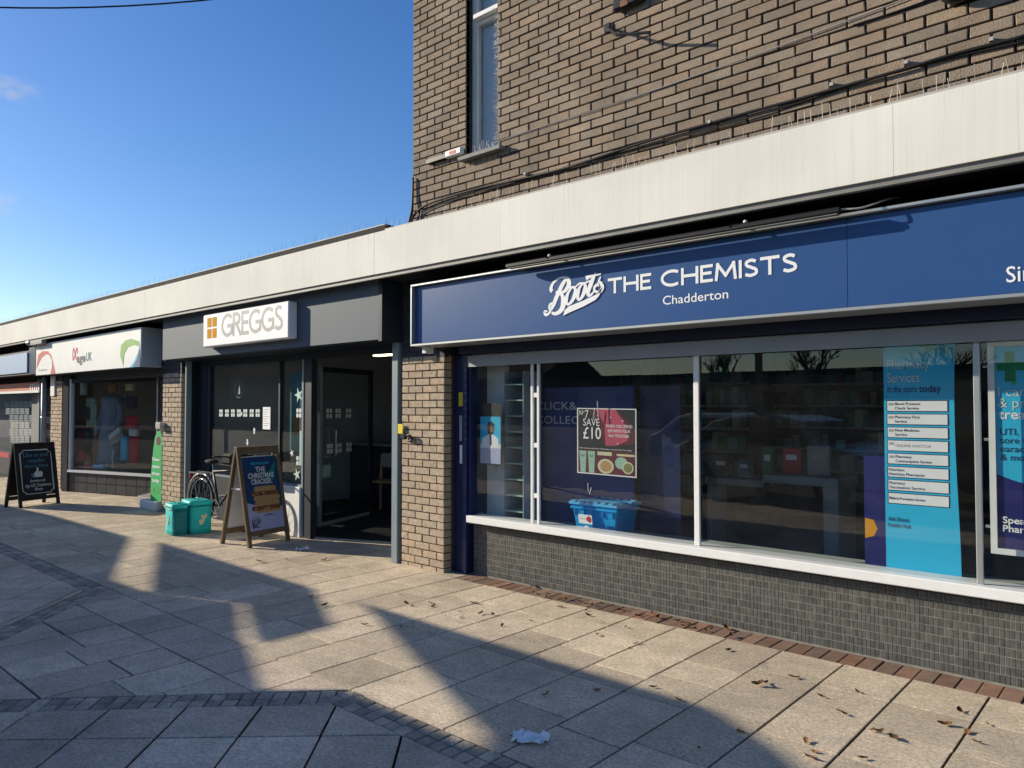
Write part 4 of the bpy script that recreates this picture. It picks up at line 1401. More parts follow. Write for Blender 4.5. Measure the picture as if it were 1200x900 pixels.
lettering(PF, "Speak to a", 0.06, 0.185, 0.038, 'paper', t, 0.25, c0=0.0052, bold=0.02)
lettering(PF, "Pharmacist", 0.06, 0.135, 0.038, 'paper', t, 0.26, c0=0.0052, bold=0.02)
for z in (0.90, 1.42, 1.86):
    MB().tube([(-0.90, 0.27, z), (-0.868, 0.27, z)], 0.010).build("clip", 'alu', t)

# ================================================================== BAKERY SHOPFRONT
bk = thing("shopfront", "dark grey bakery shopfront with glazed window and open entrance", "shopfront", (-8.5, 0.2, 0))
PGY = -0.25
box("fascia_panel", 'gpanel', bk, -11.17, -6.085, PGY, PGY + 0.02, 2.30, 2.914)
box("fascia_end", 'gframe', bk, -6.084, -6.03, PGY - 0.004, 0.28, 2.28, 2.914)
box("fascia_soffit", 'gframe', bk, -11.17, -6.0845, PGY + 0.021, 0.29, 2.285, 2.305)
MB().box(-6.155, -6.06, -0.02, 0.06, 0.0, 2.284).build("shutter_guide", 'gpost', bk, bevel=0.004)
MB().box(-10.975, -10.93, 0.0, 0.08, 0.0, 2.284).build("shutter_guide", 'gpost', bk, bevel=0.004)
box("side_wall", 'gframe', bk, -11.06, -10.98, 0.05, 0.45, 0.0, 2.284)
box("side_panel", 'gframe', bk, -10.925, -10.66, 0.17, 0.22, 0.0, 2.284)
box("head_frame", 'gframe', bk, -10.659, -6.06, 0.18, 0.24, 2.20, 2.284)
GY = 0.20
box("window_frame", 'gframe', bk, -10.659, -10.56, GY - 0.02, GY + 0.05, 0.64, 2.199)
box("window_frame", 'gframe', bk, -8.70, -8.665, GY - 0.02, GY + 0.05, 0.64, 2.199)
MB().box(-8.145, -8.105, GY - 0.03, GY + 0.05, 0.0, 2.199).build("corner_post", 'gpost', bk, bevel=0.003)
box("door_post", 'gframe', bk, -8.104, -7.95, GY - 0.02, GY + 0.06, 0.0, 2.199)
box("window_pane", 'glass_dark', bk, -10.559, -8.701, GY, GY + 0.006, 0.66, 2.199)
box("window_pane", 'glass_dark', bk, -8.664, -8.146, GY, GY + 0.006, 0.66, 2.199)
box("window_rail", 'gpost', bk, -10.559, -8.146, GY - 0.02, GY + 0.04, 0.62, 0.645)
box("stall_riser", 'gframe', bk, -10.659, -8.66, GY - 0.02, GY + 0.05, 0.0, 0.619)
MB().box(-8.659, -8.146, GY - 0.05, GY + 0.05, 0.0, 0.619).build("white_panel", 'white_paint', bk, bevel=0.006)
th1, th2 = ground_at(357, 630), ground_at(463, 637)
d = (th2 - th1)
th2 = th1 + d * 1.05
MB().beam(th1 + Vector((0, 0, 0.006)), th2 + Vector((0, 0, 0.006)), 0.05, 0.02).build("threshold", 'alu', bk)
# window film: little window-pane marks, stars and arrows
PG = Plane((0, GY, 0))


def panes(pl, a, b, s, parent, m='frost', local=False):
    mb = MB()
    for i in (0, 1):
        for j in (0, 1):
            x0, y0 = a + i * s * 0.56, b + j * s * 0.56
            mb.prism([pl.p(x0, y0, 0.0005), pl.p(x0 + s * 0.44, y0, 0.0005), pl.p(x0 + s * 0.44, y0 + s * 0.44, 0.0005), pl.p(x0, y0 + s * 0.44, 0.0005)], pl.n * 0.0008)
    mb.build("window_sticker", m, parent, local)


def star(pl, a, b, r, parent, m='star', rot=0.0, n=4, local=False, inner=0.35):
    pts = []
    for k in range(2 * n):
        rr = r if k % 2 == 0 else r * inner
        t_ = math.pi * k / n + rot
        pts.append((a + rr * math.cos(t_), b + rr * math.sin(t_)))
    poly(pl, pts, m, parent, "window_sticker", 0.0006, 0.0008, local)


for u in (259, 266, 273, 280, 287.5, 295, 302):
    p = at(u, 484, GY)
    panes(PG, p.x - 0.05, p.z - 0.05, 0.10, bk)
for (u, v) in ((350, 484), (350, 540)):
    p = at(u, v, GY)
    panes(PG, p.x - 0.05, p.z - 0.055, 0.11, bk)
for (u, v, r, n, m) in ((350, 463, 0.10, 5, 'star'), (348, 556, 0.085, 5, 'star'), (342, 531, 0.055, 5, 'frost'), (283, 485, 0.045, 4, 'frost')):
    p = at(u, v, GY)
    star(PG, p.x, p.z, r, bk, m, 0.6, n)
for (u, v, s) in ((298, 505, 1), (290, 518, -1)):
    p = at(u, v, GY)
    poly(PG, [(p.x - 0.018, p.z - 0.04 * s), (p.x + 0.018, p.z - 0.04 * s), (p.x + 0.018, p.z + 0.01 * s), (p.x + 0.035, p.z + 0.01 * s), (p.x, p.z + 0.05 * s), (p.x - 0.035, p.z + 0.01 * s), (p.x - 0.018, p.z + 0.01 * s)], 'frost', bk, "window_sticker", 0.0006, 0.0008)
p, q = at(308, 503, GY), at(317, 477, GY)
sh = sheet(PG, p.x, q.x, p.z, q.z, 'paper', bk, "notice", 0.001, 0.001)
for k in range(8):
    sheet(PG, p.x + 0.02, q.x - 0.03 * (1 + k % 3), q.z - 0.03 * (k + 1) - 0.008, q.z - 0.03 * (k + 1), 'grey_print', sh, "printed_line", 0.0022, 0.0005)
p, q = at(351, 545, GY), at(356, 505, GY)
sheet(PG, p.x, q.x, p.z, q.z, 'mint', bk, "notice", 0.001, 0.001)

# sign box
gs = thing("shop_sign", "white bakery sign box with grey capitals and four orange squares", "shop sign", (-8.6, -0.31, 2.4))
MB().box(-9.655, -7.58, -0.37, PGY - 0.0005, 2.397, 2.823).build("sign_box", 'sign_white', gs, bevel=0.012)
PGS = Plane((0, -0.37, 0))
sign_word(PGS, "GREGGS", -9.155, -7.70, 2.498, 2.795, 0.044, 'gletter', gs, gap=0.17, th=0.0012)
for i, (a, b) in enumerate(((-9.535, 2.655), (-9.395, 2.655), (-9.535, 2.508), (-9.395, 2.508))):
    sheet(PGS, a, a + 0.108, b, b + 0.122, 'orange', gs, "printed_square", 0.0, 0.003)

# open door leaf
dz = 0.05
dA, dB = Vector((-8.42, 0.60, 0)), Vector((-8.84, 1.78, 0))
dr = thing("shop_door", "glazed dark framed bakery door standing open into the shop", "door", dA)
du = (dB - dA).normalized()
LD = (dB - dA).length
PDr = Plane(dA, du, (0, 0, 1))          # normal looks towards +X


def dbox(name, m, a0, a1, b0, b1, c0=-0.02, c1=0.02, parent=None):
    return MB().prism([PDr.p(a0, b0, c0), PDr.p(a1, b0, c0), PDr.p(a1, b1, c0), PDr.p(a0, b1, c0)], PDr.n * (c1 - c0)).build(name, m, parent or dr)


fr = dbox("stile", 'gpost', 0, 0.055, dz, 2.14)
dbox("stile", 'gframe', LD - 0.07, LD, dz, 2.14)
dbox("top_rail", 'gframe', 0.0555, LD - 0.0705, 2.07, 2.14)
dbox("bottom_rail", 'gpost', 0.0555, LD - 0.0705, dz, dz + 0.05)
dbox("kick_plate", 'gframe', 0.0555, LD - 0.0705, dz + 0.051, dz + 0.14)
dbox("pane", 'glass_dark', 0.0555, LD - 0.0705, dz + 0.141, 2.069, -0.003, 0.003)
hb = MB()
for c in (0.06,):
    hb.tube([PDr.p(0.12, 0.95, 0.02), PDr.p(0.12, 0.95, c), PDr.p(0.30, 0.95, c), PDr.p(0.30, 0.98, c), PDr.p(0.30, 1.30, c), PDr.p(0.12, 1.32, c), PDr.p(0.12, 1.32, 0.02)], 0.010)
hb.build("handle", 'chrome', dr)
PDs = Plane(dA + PDr.n * 0.004, du, (0, 0, 1))
for a in (0.16, 0.36, 0.60):
    panes(PDs, a, 1.46, 0.125, dr)
    panes(PDs, a + 0.02, 0.99, 0.125, dr)
sheet(PDs, 0.10, 0.26, 0.68, 0.84, 'mint', dr, "notice", 0.001, 0.001)

# bakery room
room = MB()
room.box(-11.06, -5.6, 5.0, 5.1, 0, 2.9).box(-11.06, -10.96, 0.46, 5.0, 0, 2.9).box(-5.75, -5.65, 0.46, 5.0, 0, 2.9).box(-11.06, -5.6, 0.25, 5.1, 2.6, 2.8)
o = room.build("interior_wall", 'room_bakery'); o["kind"] = "structure"
o = MB().add([(th1.x - 2.9, 0.25, 0.004), (th1.x, th1.y + 0.03, 0.004), (th2.x, th2.y + 0.03, 0.004), (-5.7, 5.0, 0.004), (-11, 5.0, 0.004)], [(0, 1, 2, 3, 4)]).build("interior_floor", 'room_floor'); o["kind"] = "structure"
cl = thing("ceiling_lamp", "lit strip lamp under the ceiling above the bakery entrance", "lamp", (-6.9, 0.9, 2.36))
lp_, lq_ = at(437, 417.5, 1.0), at(458, 414.5, 1.0)
box("diffuser", 'lamp_glow', cl, lp_.x, lq_.x, 1.0, 1.10, lp_.z, lp_.z + 0.02)
box("housing", 'gframe', cl, lp_.x - 0.02, lq_.x + 0.02, 0.99, 1.11, lp_.z + 0.021, lp_.z + 0.06)
cl.location = ((lp_.x + lq_.x) / 2, 1.05, lp_.z)
for k_ in cl.children:
    k_.matrix_parent_inverse = Matrix.Translation(-cl.location)
for (lab, u0, u1, v0, v1, y) in (("dark framed picture high on the bakery wall", 375, 391, 443, 462, 4.9), ("pale framed picture on the bakery wall behind the open door", 400, 418, 455, 476, 4.9), ("small framed picture low beside the door stile", 376, 390, 468, 484, 4.9)):
    a, b = at(u0, v1, y), at(u1, v0, y)
    t = thing("framed_picture", lab, "picture", (a.x, y, a.z), group="framed pictures on the bakery wall")
    box("frame", 'fabric_dark', t, a.x, b.x, y, y + 0.03, a.z, b.z)
    box("mount", 'room_mid', t, a.x + 0.05, b.x - 0.05, y - 0.004, y - 0.001, a.z + 0.05, b.z - 0.05)
    box("print", 'fabric_dark', t, a.x + 0.12, b.x - 0.12, y - 0.008, y - 0.005, a.z + 0.12, b.z - 0.12)
# chair
ch = thing("cafe_chair", "wooden cafe chair standing inside the bakery entrance", "chair", (-9.12, 2.3, 0.006), 0.5)
for (a, b) in ((-0.19, -0.19), (0.19, -0.19)):
    MB().beam((a * 1.15, b * 1.15, 0), (a, b, 0.45), 0.035, 0.035).build("leg", 'chair_wood', ch, True)
for (a, b) in ((-0.19, 0.19), (0.19, 0.19)):
    MB().beam((a * 1.1, b * 1.2, 0), (a, b, 0.45), 0.035, 0.035).beam((a, b, 0.45), (a, b + 0.06, 0.86), 0.035, 0.035).build("leg", 'chair_wood', ch, True)
MB().box(-0.22, 0.22, -0.22, 0.22, 0.452, 0.48).build("seat", 'chair_wood', ch, True, bevel=0.01)
MB().box(-0.172, 0.172, 0.205, 0.235, 0.66, 0.88).build("backrest", 'room_mid', ch, True, bevel=0.01)
# counter of the bakery and festive window dressing seen dimly through the glass
t = thing("serving_counter", "dark serving counter at the back of the bakery seen through the window", "counter", (-10.2, 3.2, 0))
box("base", 'fabric_dark', t, -10.9, -9.62, 2.9, 3.5, 0.005, 0.95)
box("top", 'room_mid', t, -10.92, -9.61, 2.85, 3.55, 0.951, 0.99)
t = thing("window_poster", "tall green festive poster inside the right bakery pane", "poster", (-8.4, 0.3, 0.8))
box("sheet", 'teal_dark', t, -8.62, -8.20, 0.30, 0.304, 1.05, 2.05)
box("printed_food", 'filling', t, -8.55, -8.30, 0.2975, 0.2988, 1.25, 1.5)
t = thing("wall_emblem", "round pale emblem on the bakery window glass", "emblem", (-9.9, 0.2, 1.9))
p = at(280, 456, GY)
MB().ring((p.x, GY - 0.003, p.z), (0, 1, 0), 0.12, 0.004, 24, 4).build("ring", 'room_mid', t)
poly(PG, [(p.x - 0.02, p.z - 0.07), (p.x + 0.04, p.z - 0.07), (p.x + 0.02, p.z + 0.08)], 'room_mid', t, "mark", 0.001, 0.001)

# yellow tag and padlock on the guide
t = thing("yellow_tag", "yellow label stuck on the grey shutter guide by the buff pillar", "label", (-6.04, -0.03, 1.42))
a, b = at(466, 508, -0.03), at(471.5, 497, -0.03)
box("tag", 'yellow', t, a.x, b.x, -0.028, -0.0215, a.z, b.z)
t = thing("padlock", "black lock hanging on the edge of the buff brick pillar", "lock", (-6.0, -0.04, 1.35))
a = at(473, 511, -0.05)
MB().box(a.x - 0.05, a.x + 0.03, -0.06, -0.02, a.z - 0.035, a.z + 0.02).build("body", 'black', t, bevel=0.01)
MB().tube(smooth_line([(a.x + 0.03, -0.04, a.z), (a.x + 0.09, -0.05, a.z + 0.01), (a.x + 0.12, -0.04, a.z - 0.03), (a.x + 0.05, -0.035, a.z - 0.05)]), 0.012).build("shackle", 'black', t)
t = thing("wall_latch", "small grey latch box on the left buff pillar", "latch", (-11.72, -0.05, 1.45))
a = at(187, 499, -0.06)
MB().box(a.x - 0.09, a.x + 0.09, -0.09, -0.004, a.z - 0.05, a.z + 0.05).build("body", 'alu', t, bevel=0.01)

# ================================================================== CHARITY SHOPFRONT
cw0, cw1 = Vector((-15.83, 0.0, 0)), Vector((-13.45, 0.66, 0))
cu = (cw1 - cw0).normalized()
CL = (cw1 - cw0).length
PCW = Plane(cw0, cu, (0, 0, 1))
cs = thing("shopfront", "charity shopfront with one large angled window over a dark tiled base", "shopfront", (-14.5, 0.4, 0))


def cbox(name, m, a0, a1, b0, b1, c0, c1, parent=cs, kind=None):
    return MB().prism([PCW.p(a0, b0, c0), PCW.p(a1, b0, c0), PCW.p(a1, b1, c0), PCW.p(a0, b1, c0)], PCW.n * (c1 - c0)).build(name, m, parent, kind=kind)


core = cbox("stall_riser", 'fabric_dark', 0, CL, -0.02, 0.37, -0.25, -0.006)
nt_ = 9
for r in range(2):
    for k in range(nt_):
        a0, a1 = CL * k / nt_ + 0.006, CL * (k + 1) / nt_ - 0.006
        MB().prism([PCW.p(a0, 0.012 + r * 0.18, -0.0055), PCW.p(a1, 0.012 + r * 0.18, -0.0055), PCW.p(a1, 0.18 + r * 0.18, -0.0055), PCW.p(a0, 0.18 + r * 0.18, -0.0055)], PCW.n * 0.006).build("tile", 'dark_tile', core)
cbox("window_sill", 'alu_white', 0, CL, 0.371, 0.415, -0.1, 0.03)
cbox("window_frame", 'alu_white', 0.0, 0.05, 0.416, 2.14, -0.06, 0.01)
cbox("window_frame", 'alu', CL - 0.04, CL, 0.416, 2.14, -0.06, 0.01)
cbox("window_frame", 'gframe', 0.051, CL - 0.041, 2.06, 2.14, -0.06, 0.01)
cbox("window_pane", 'glass_dark', 0.051, CL - 0.041, 0.416, 2.059, -0.03, -0.024)
cbox("side_post", 'fabric_dark', -0.16, -0.002, -0.02, 2.2, -0.2, 0.03)
box("header", 'gframe', cs, -16.2, -11.75, 0.05, 0.29, 2.10, 2.219)
box("sign_under_shade", 'gframe', cs, -16.82, -11.84, -0.29, 0.3, 2.2195, 2.2215)  # dark sheet paints out bounced light on the white sign's underside
MB().prism([(-13.44, 0.70, -0.03), (-13.41, 0.66, -0.03), (-11.74, 0.75, -0.03), (-11.74, 0.80, -0.03)], (0, 0, 2.3)).build("door_panel", 'fabric_dark', cs)
MB().box(-13.30, -12.70, 0.62, 0.66, 0.18, 2.1).build("door_glass", 'glass_dark', cs)
box("green_film", 'leaf_green', cs, -13.25, -12.80, 0.665, 0.668, 0.35, 1.75)
MB().prism([(-13.40, 0.65, 0.0), (-12.9, 0.10, 0.0), (-11.76, 0.10, 0.0), (-11.76, 0.7, 0.0)], (0, 0, 0.14)).build("door_step", 'sill_stone', cs, bevel=0.01)
cu_room = MB()
cu_room.box(-18.0, -11.4, 3.2, 3.3, 0, 2.8).box(-18.1, -18.0, 0.60, 3.3, 0, 2.8).box(-11.45, -11.35, 0.8, 3.3, 0, 2.8).box(-18.0, -11.4, 0.3, 3.3, 2.55, 2.7)
o = cu_room.build("interior_wall", 'white_paint'); o["kind"] = "structure"
# window dressing, each piece on its own
def in_win(u, v, c):
    """point seen at a pixel on the plane c metres behind the angled glass"""
    r = ray(u, v)
    n = PCW.n
    o0 = cw0 - n * c
    return CAM + r * ((o0 - CAM).dot(n) / r.dot(n))


def dress(name, label, cat, m, u0, u1, v0, v1, c, depth=0.08, bevel=0.02, group=None):
    p, q = in_win(u0, v1, c), in_win(u1, v0, c)
    a0, a1 = (p - cw0).dot(cu), (q - cw0).dot(cu)
    t = thing(name, label, cat, (p.x, p.y, p.z), group=group)
    o = MB().prism([PCW.p(a0, p.z, -c), PCW.p(a1, p.z, -c), PCW.p(a1, q.z, -c), PCW.p(a0, q.z, -c)], -PCW.n * depth)
    return t, o.build("piece", m, t, bevel=bevel)


dress("wall_shelf", "pale slatted wall panel with shoes in the charity window", "shelf", 'room_mid', 85, 108, 446, 545, 1.0, 0.03, 0.0)
for k, (u0, u1, v0, v1, m, lab) in enumerate(((88, 94, 507, 527, 'fabric_red', "dark red jumper hanging at the left of the charity window"), (95, 104, 503, 526, 'fabric_dark', "dark top hanging beside the red jumper in the charity window"),
                                              (146, 160, 487, 503, 'fabric_red', "red scarf set on the shelf in the charity window"), (150, 161, 512, 543, 'fabric_red', "red dress on a stand at the right of the charity window"),
                                              (146, 158, 464, 478, 'fabric_dark', "black shoes on the upper shelf of the charity window"), (87, 104, 477, 492, 'fabric_dark', "dark handbags on the shelf of the charity window"))):
    dress("garment", lab, "clothing", m, u0, u1, v0, v1, 0.28, 0.08, 0.03)
# dressed dummy
m0 = in_win(131, 545, 0.48)
mq = thing("shop_dummy", "tall shop dummy in a grey blue coat behind the charity window", "mannequin", (m0.x, m0.y, 0.38), 0.27)
mb = MB()
mb.tube(smooth_line([(0, 0, 0.05, ), (0, 0, 0.4), (0, 0, 0.85), (0, 0, 1.15), (0, 0, 1.38), (0, 0, 1.46)], 3), [0.26, 0.255, 0.25, 0.24, 0.23, 0.22, 0.20, 0.18, 0.165, 0.16, 0.175, 0.19, 0.20, 0.17, 0.085, 0.055], 12)
mb.build("coat", 'fabric_blue', mq, True, smooth=True)
for s in (-1, 1):
    MB().tube(smooth_line([(s * 0.20, 0, 1.30), (s * 0.27, -0.03, 1.0), (s * 0.20, -0.16, 0.78)], 4), 0.065, 8).build("sleeve", 'fabric_blue', mq, True, smooth=True)
MB().blob((0, 0, 1.60), (0.085, 0.10, 0.125)).build("head", 'bun', mq, True, smooth=True)
p = in_win(135, 512, 0.35)
t = thing("handbag", "pale clutch bag tilted in front of the dummy in the charity window", "handbag", p, 0.27)
MB(Matrix.Rotation(-0.5, 4, 'Y')).box(-0.24, 0.24, -0.03, 0.03, -0.11, 0.11).build("body", 'room_mid', t, True, bevel=0.02)
MB(Matrix.Rotation(-0.5, 4, 'Y')).box(-0.22, 0.22, -0.04, -0.031, 0.0, 0.10).build("flap", 'frost', t, True, bevel=0.004)
for (nm, u0, u1, v0, v1, c, m, lab) in (("picture", 87, 99, 447, 463, 0.85, 'frost', "pale framed picture high on the left of the charity window"),
                                        ("blouse", 100, 109, 466, 500, 0.7, 'mint', "pale green blouse hanging left of the dummy in the charity window"),
                                        ("hat", 146, 155, 449, 458, 0.7, 'cream', "cream hat on the top shelf of the charity window"),
                                        ("gift_box", 88, 97, 528, 541, 0.35, 'pink', "rose gift box standing at the left of the charity window"),
                                        ("toy_box", 150, 160, 503, 511, 0.45, 'frost', "white toy box on the right shelf of the charity window"),
                                        ("jumper", 140, 148, 512, 540, 0.75, 'cyan', "blue jumper hanging right of the dummy in the charity window")):
    dress(nm, lab, nm.replace('_', ' '), m, u0, u1, v0, v1, c * 0.45, 0.08, 0.02)
for k, (u, v0, v1, lab) in enumerate(((112, 475, 512, "long bead necklace strung in the charity window"), (132, 528, 550, "small bead string low in the charity window"))):
    t = thing("bead_string", lab, "necklace", in_win(u, v1, 0.25))
    mb = MB()
    n_ = 12
    for i in range(n_):
        mb.blob(in_win(u + 0.5 * math.sin(i), v0 + (v1 - v0) * i / n_, 0.25), (0.018, 0.018, 0.02), 6, 4)
    mb.build("beads", 'frost', t)
for (u0, u1, m, lab) in ((97, 107, 'pink', "rose coloured folded scarf at the foot of the charity window"), (108, 121, 'cyan', "bright blue folded scarf at the foot of the charity window")):
    dress("scarf", lab, "scarf", m, u0, u1, 545, 549, 0.15, 0.1, 0.01)

# charity sign
cg = thing("shop_sign", "white charity shop sign box with red, green and blue swooshes", "shop sign", (-14.3, -0.15, 2.22))
CYF = -0.30
MB().box(-16.83, -11.83, CYF, 0.02, 2.222, 2.83).build("sign_box", 'white_paint', cg, bevel=0.006)
box("sign_end", 'end_grey', cg, -11.829, -11.822, CYF + 0.004, 0.018, 2.225, 2.827)
PCS = Plane((0, CYF, 0))


def pix(pts, y):
    return [(at(u, v, y).x, at(u, v, y).z) for u, v in pts]


poly(PCS, pix([(43.5, 425), (45, 416), (50, 411.5), (56, 411.5), (60, 416), (62, 424), (64, 433), (65, 438), (59, 438.5), (61, 430), (61, 422), (58, 416), (54, 415), (49, 419), (46, 425), (43, 432)], CYF), 'red', cg, "printed_swoosh", 0, 0.003)
lettering(PCS, "Chadderton", at(44.5, 436, CYF).x, at(44.5, 435.5, CYF).z, 0.05, 'grey_print', cg, width=0.55)
poly(PCS, pix([(141, 416), (142, 405), (147, 399), (154, 397), (163, 400), (163.5, 406), (157, 404), (150, 407), (146, 414), (145, 422), (144.5, 429), (143, 424)], CYF), 'leaf_green', cg, "printed_swoosh", 0, 0.003)
poly(PCS, pix([(164, 405), (164.5, 429.5), (152, 430.5), (157, 424), (161, 415)], CYF), 'cyan', cg, "printed_swoosh", 0, 0.003)
poly(PCS, pix([(163.8, 409), (164.3, 429), (156, 429.8), (160.5, 421)], CYF), 'blue_print', cg, "printed_swoosh", 0.0035, 0.002)
q = pix([(82, 413), (103, 413), (85, 424), (101, 428)], CYF)
lettering(PCS, "age", q[2][0] + 0.22, at(86, 424, CYF).z - 0.02, 0.15, 'ink_navy', cg, 0.42, bold=0.03)
lettering(PCS, "UK", q[2][0] + 0.67, at(86, 424, CYF).z - 0.01, 0.14, 'teal_dark', cg, 0.27, bold=0.03)
lp = MB()
cxp, czp = q[2][0] + 0.13, at(87, 415, CYF).z
stroke(lp, PCS, [(cxp + 0.12 * math.cos(t_ * math.pi / 10) , czp + 0.10 * math.sin(t_ * math.pi / 5) * (1 if t_ < 20 else 1)) for t_ in range(0, 20)], 0.035, 0, 0.003)
lp.build("printed_loop", 'red', cg)

# green feather flag by the charity door
t = thing("green_flag", "tall green feather flag with white lettering beside the charity shop door", "flag", (-11.9, 0.02, 0))
PFg = Plane((at(175, 572, 0.0).x, 0.0, 0.15))
W = at(190, 572, 0.0).x - at(175, 572, 0.0).x - 0.02
poly(PFg, [(W * 0.12, 0.0), (W, 0.0), (W, 1.0), (W * 0.85, 1.09), (W * 0.62, 1.08), (W * 0.42, 0.98), (W * 0.30, 0.80), (W * 0.14, 0.40)], 'green_bright', t, "cloth", 0, 0.004)
for k, s_ in enumerate(("Now", "open", "donate", "today")):
    lettering(PFg, s_, W * 0.55, 0.62 - k * 0.11, 0.05, 'paper', t, W * 0.6, c0=0.005, align='C', bold=0.02)
lettering(PFg, "8 : 1", W * 0.55, 0.12, 0.09, 'leaf_green', t, W * 0.5, c0=0.005, align='C')
poly(PFg, arc(W * 0.72, 0.93, 0.08, 0.07, 0, 330, 10), 'maroon', t, "printed_badge", 0.005, 0.001)
MB().tube([PFg.p(W + 0.01, -0.14, -0.01), PFg.p(W + 0.01, 1.1, -0.01)], 0.012).build("pole", 'alu', t)
MB().box(-12.35, -11.78, -0.08, 0.06, 0.0, 0.149).build("base", 'white_paint', t, bevel=0.02)

# ================================================================== FAR SHOP AT THE LEFT EDGE
fs_ = thing("shopfront", "farthest shopfront at the left edge with red board and window full of notices", "shopfront", (-19, 0.2, 0))
FY = 0.25
a, b = at(-30, 459, 0.0), at(47, 449, 0.0)
box("red_board", 'shop_red', fs_, a.x, b.x, -0.02, 0.04, at(20, 458, 0).z, at(20, 449.5, 0).z)
box("white_edge", 'white_paint', fs_, a.x, b.x, -0.03, 0.05, at(20, 461, 0).z, at(20, 458, 0).z - 0.004)
for k in range(5):
    p = at(36 + k * 2.4, 455, -0.022)
    box("board_letter", 'paper', fs_, p.x - 0.035, p.x + 0.03, -0.026, -0.0205, p.z - 0.08, p.z + 0.09)
box("window_frame", 'render_wall', fs_, at(38, 500, FY).x, at(45, 500, FY).x, FY - 0.02, FY + 0.05, 0.0, 1.98)
box("window_frame", 'gpost', fs_, at(46, 500, FY).x, at(48.5, 500, FY).x, FY - 0.05, FY + 0.05, 0.0, 2.2)
box("head_frame", 'fabric_dark', fs_, -30, at(48, 470, FY).x, FY - 0.01, FY + 0.05, 1.981, 2.4)
box("window_pane", 'glass_dark', fs_, -30, at(38, 500, FY).x - 0.005, FY, FY + 0.006, 0.55, 1.98)
box("stall_riser", 'fabric_dark', fs_, -30, at(38, 500, FY).x - 0.005, FY - 0.02, FY + 0.1, 0.0, 0.549)
box("red_band", 'red', fs_, -30, at(12, 525, FY).x, FY - 0.026, FY - 0.0205, 0.40, 0.52)
box("back_board", 'navy', fs_, -30, -16.9, FY + 0.3, FY + 0.34, 0.5, 2.3)
k = 0
for i in range(6):
    for j in range(7):
        u0, v0 = 6 + i * 5.6 + (j % 2) * 1.2, 470 + j * 8.2
        if (i == 0 and j > 1 and j < 5) or (i + 6 - j < 2) or u0 > 35:
            continue
        p, q = at(u0, v0 + 7.2, FY + 0.1), at(u0 + 4.9, v0, FY + 0.1)
        nt = box("notice", 'paper', fs_, p.x, q.x, FY + 0.09, FY + 0.093, p.z, q.z)
        for r in range(2):
            zz = q.z - (q.z - p.z) * (0.3 + 0.35 * r)
            box("printed_line", 'grey_print', nt, p.x + 0.02, q.x - 0.03, FY + 0.0885, FY + 0.0895, zz - 0.015, zz)
p = at(18, 500, FY + 0.05)
box("sticker", 'yellow', fs_, p.x - 0.05, p.x + 0.03, FY + 0.05, FY + 0.055, p.z - 0.18, p.z + 0.12)
bs = thing("shop_sign", "pale blue sign board of the farthest shop at the left edge", "shop sign", (-19.5, -0.3, 2.3))
a, b = at(-40, 428, -0.32), at(32, 413, -0.32)
box("face", 'pale_blue', bs, -32, b.x, -0.325, -0.30, 2.30, 2.70)
box("frame", 'gframe', bs, -32, b.x + 0.03, -0.2995, 0.0, 2.26, 2.74)
box("end_cap", 'navy', bs, b.x + 0.0305, b.x + 0.45, -0.30, 0.0, 2.26, 2.80)
t = thing("security_camera", "small dark dome camera under the canopy beside the charity sign", "camera", (at(44, 402, -0.38).x, -0.38, 2.86))
p = at(44, 402, -0.38)
MB().box(p.x - 0.35, p.x + 0.35, -0.41, -0.32, p.z - 0.04, p.z + 0.05).build("body", 'drip', t, bevel=0.015)
MB().blob((p.x - 0.5, -0.37, p.z + 0.03), (0.14, 0.07, 0.06)).build("lens", 'alu', t, smooth=True)
t = thing("drainpipe", "pale drainpipe left of the narrow brick strip by the chalkboard", "pipe", (at(51, 500, -0.05).x, -0.05, 0))
xx = at(51, 500, -0.05).x
MB().tube([(xx, -0.05, 0), (xx, -0.05, 2.21)], 0.05, 10).build("pipe", 'gpost', t, smooth=True)
for z in (0.5, 1.4):
    MB().ring((xx, -0.05, z), (0, 0, 1), 0.052, 0.01, 12, 6).build("clip", 'alu', t)
t = thing("wall_board", "white board above the narrow brick strip under the charity sign", "board", (at(62, 450, -0.02).x, -0.02, 1.8))
p, q = at(59.5, 464, -0.02), at(64.5, 440, -0.02)
box("face", 'white_paint', t, p.x, q.x, -0.03, -0.005, p.z, q.z)


# ================================================================== PAVEMENT BOARDS
def a_board(label, loc, ang, w, h, hd, m, group):
    t = thing("pavement_board", label, "pavement sign", loc, ang, group)
    lw = 0.05
    sl = Vector((0, hd, h))
    for s in (-1, 1):
        for f in (-1, 1):
            MB().beam((s * (w / 2 - lw / 2), f * hd, 0), (s * (w / 2 - lw / 2), f * 0.012, h), lw, 0.032, (0, f, 0.2)).build("leg", m, t, True, bevel=0.003)
    for f in (-1, 1):
        d = Vector((0, -f * (hd - 0.012), h)).normalized()
        for k, b in enumerate((0.13, 0.97)):
            c = Vector((0, f * hd, 0)) + d * (b * h / d.z)
            MB().beam(c - Vector((w / 2 - lw - 0.002, 0, 0)), c + Vector((w / 2 - lw - 0.002, 0, 0)), 0.028, 0.06, tuple(d)).build("rail", m, t, True)
    return t


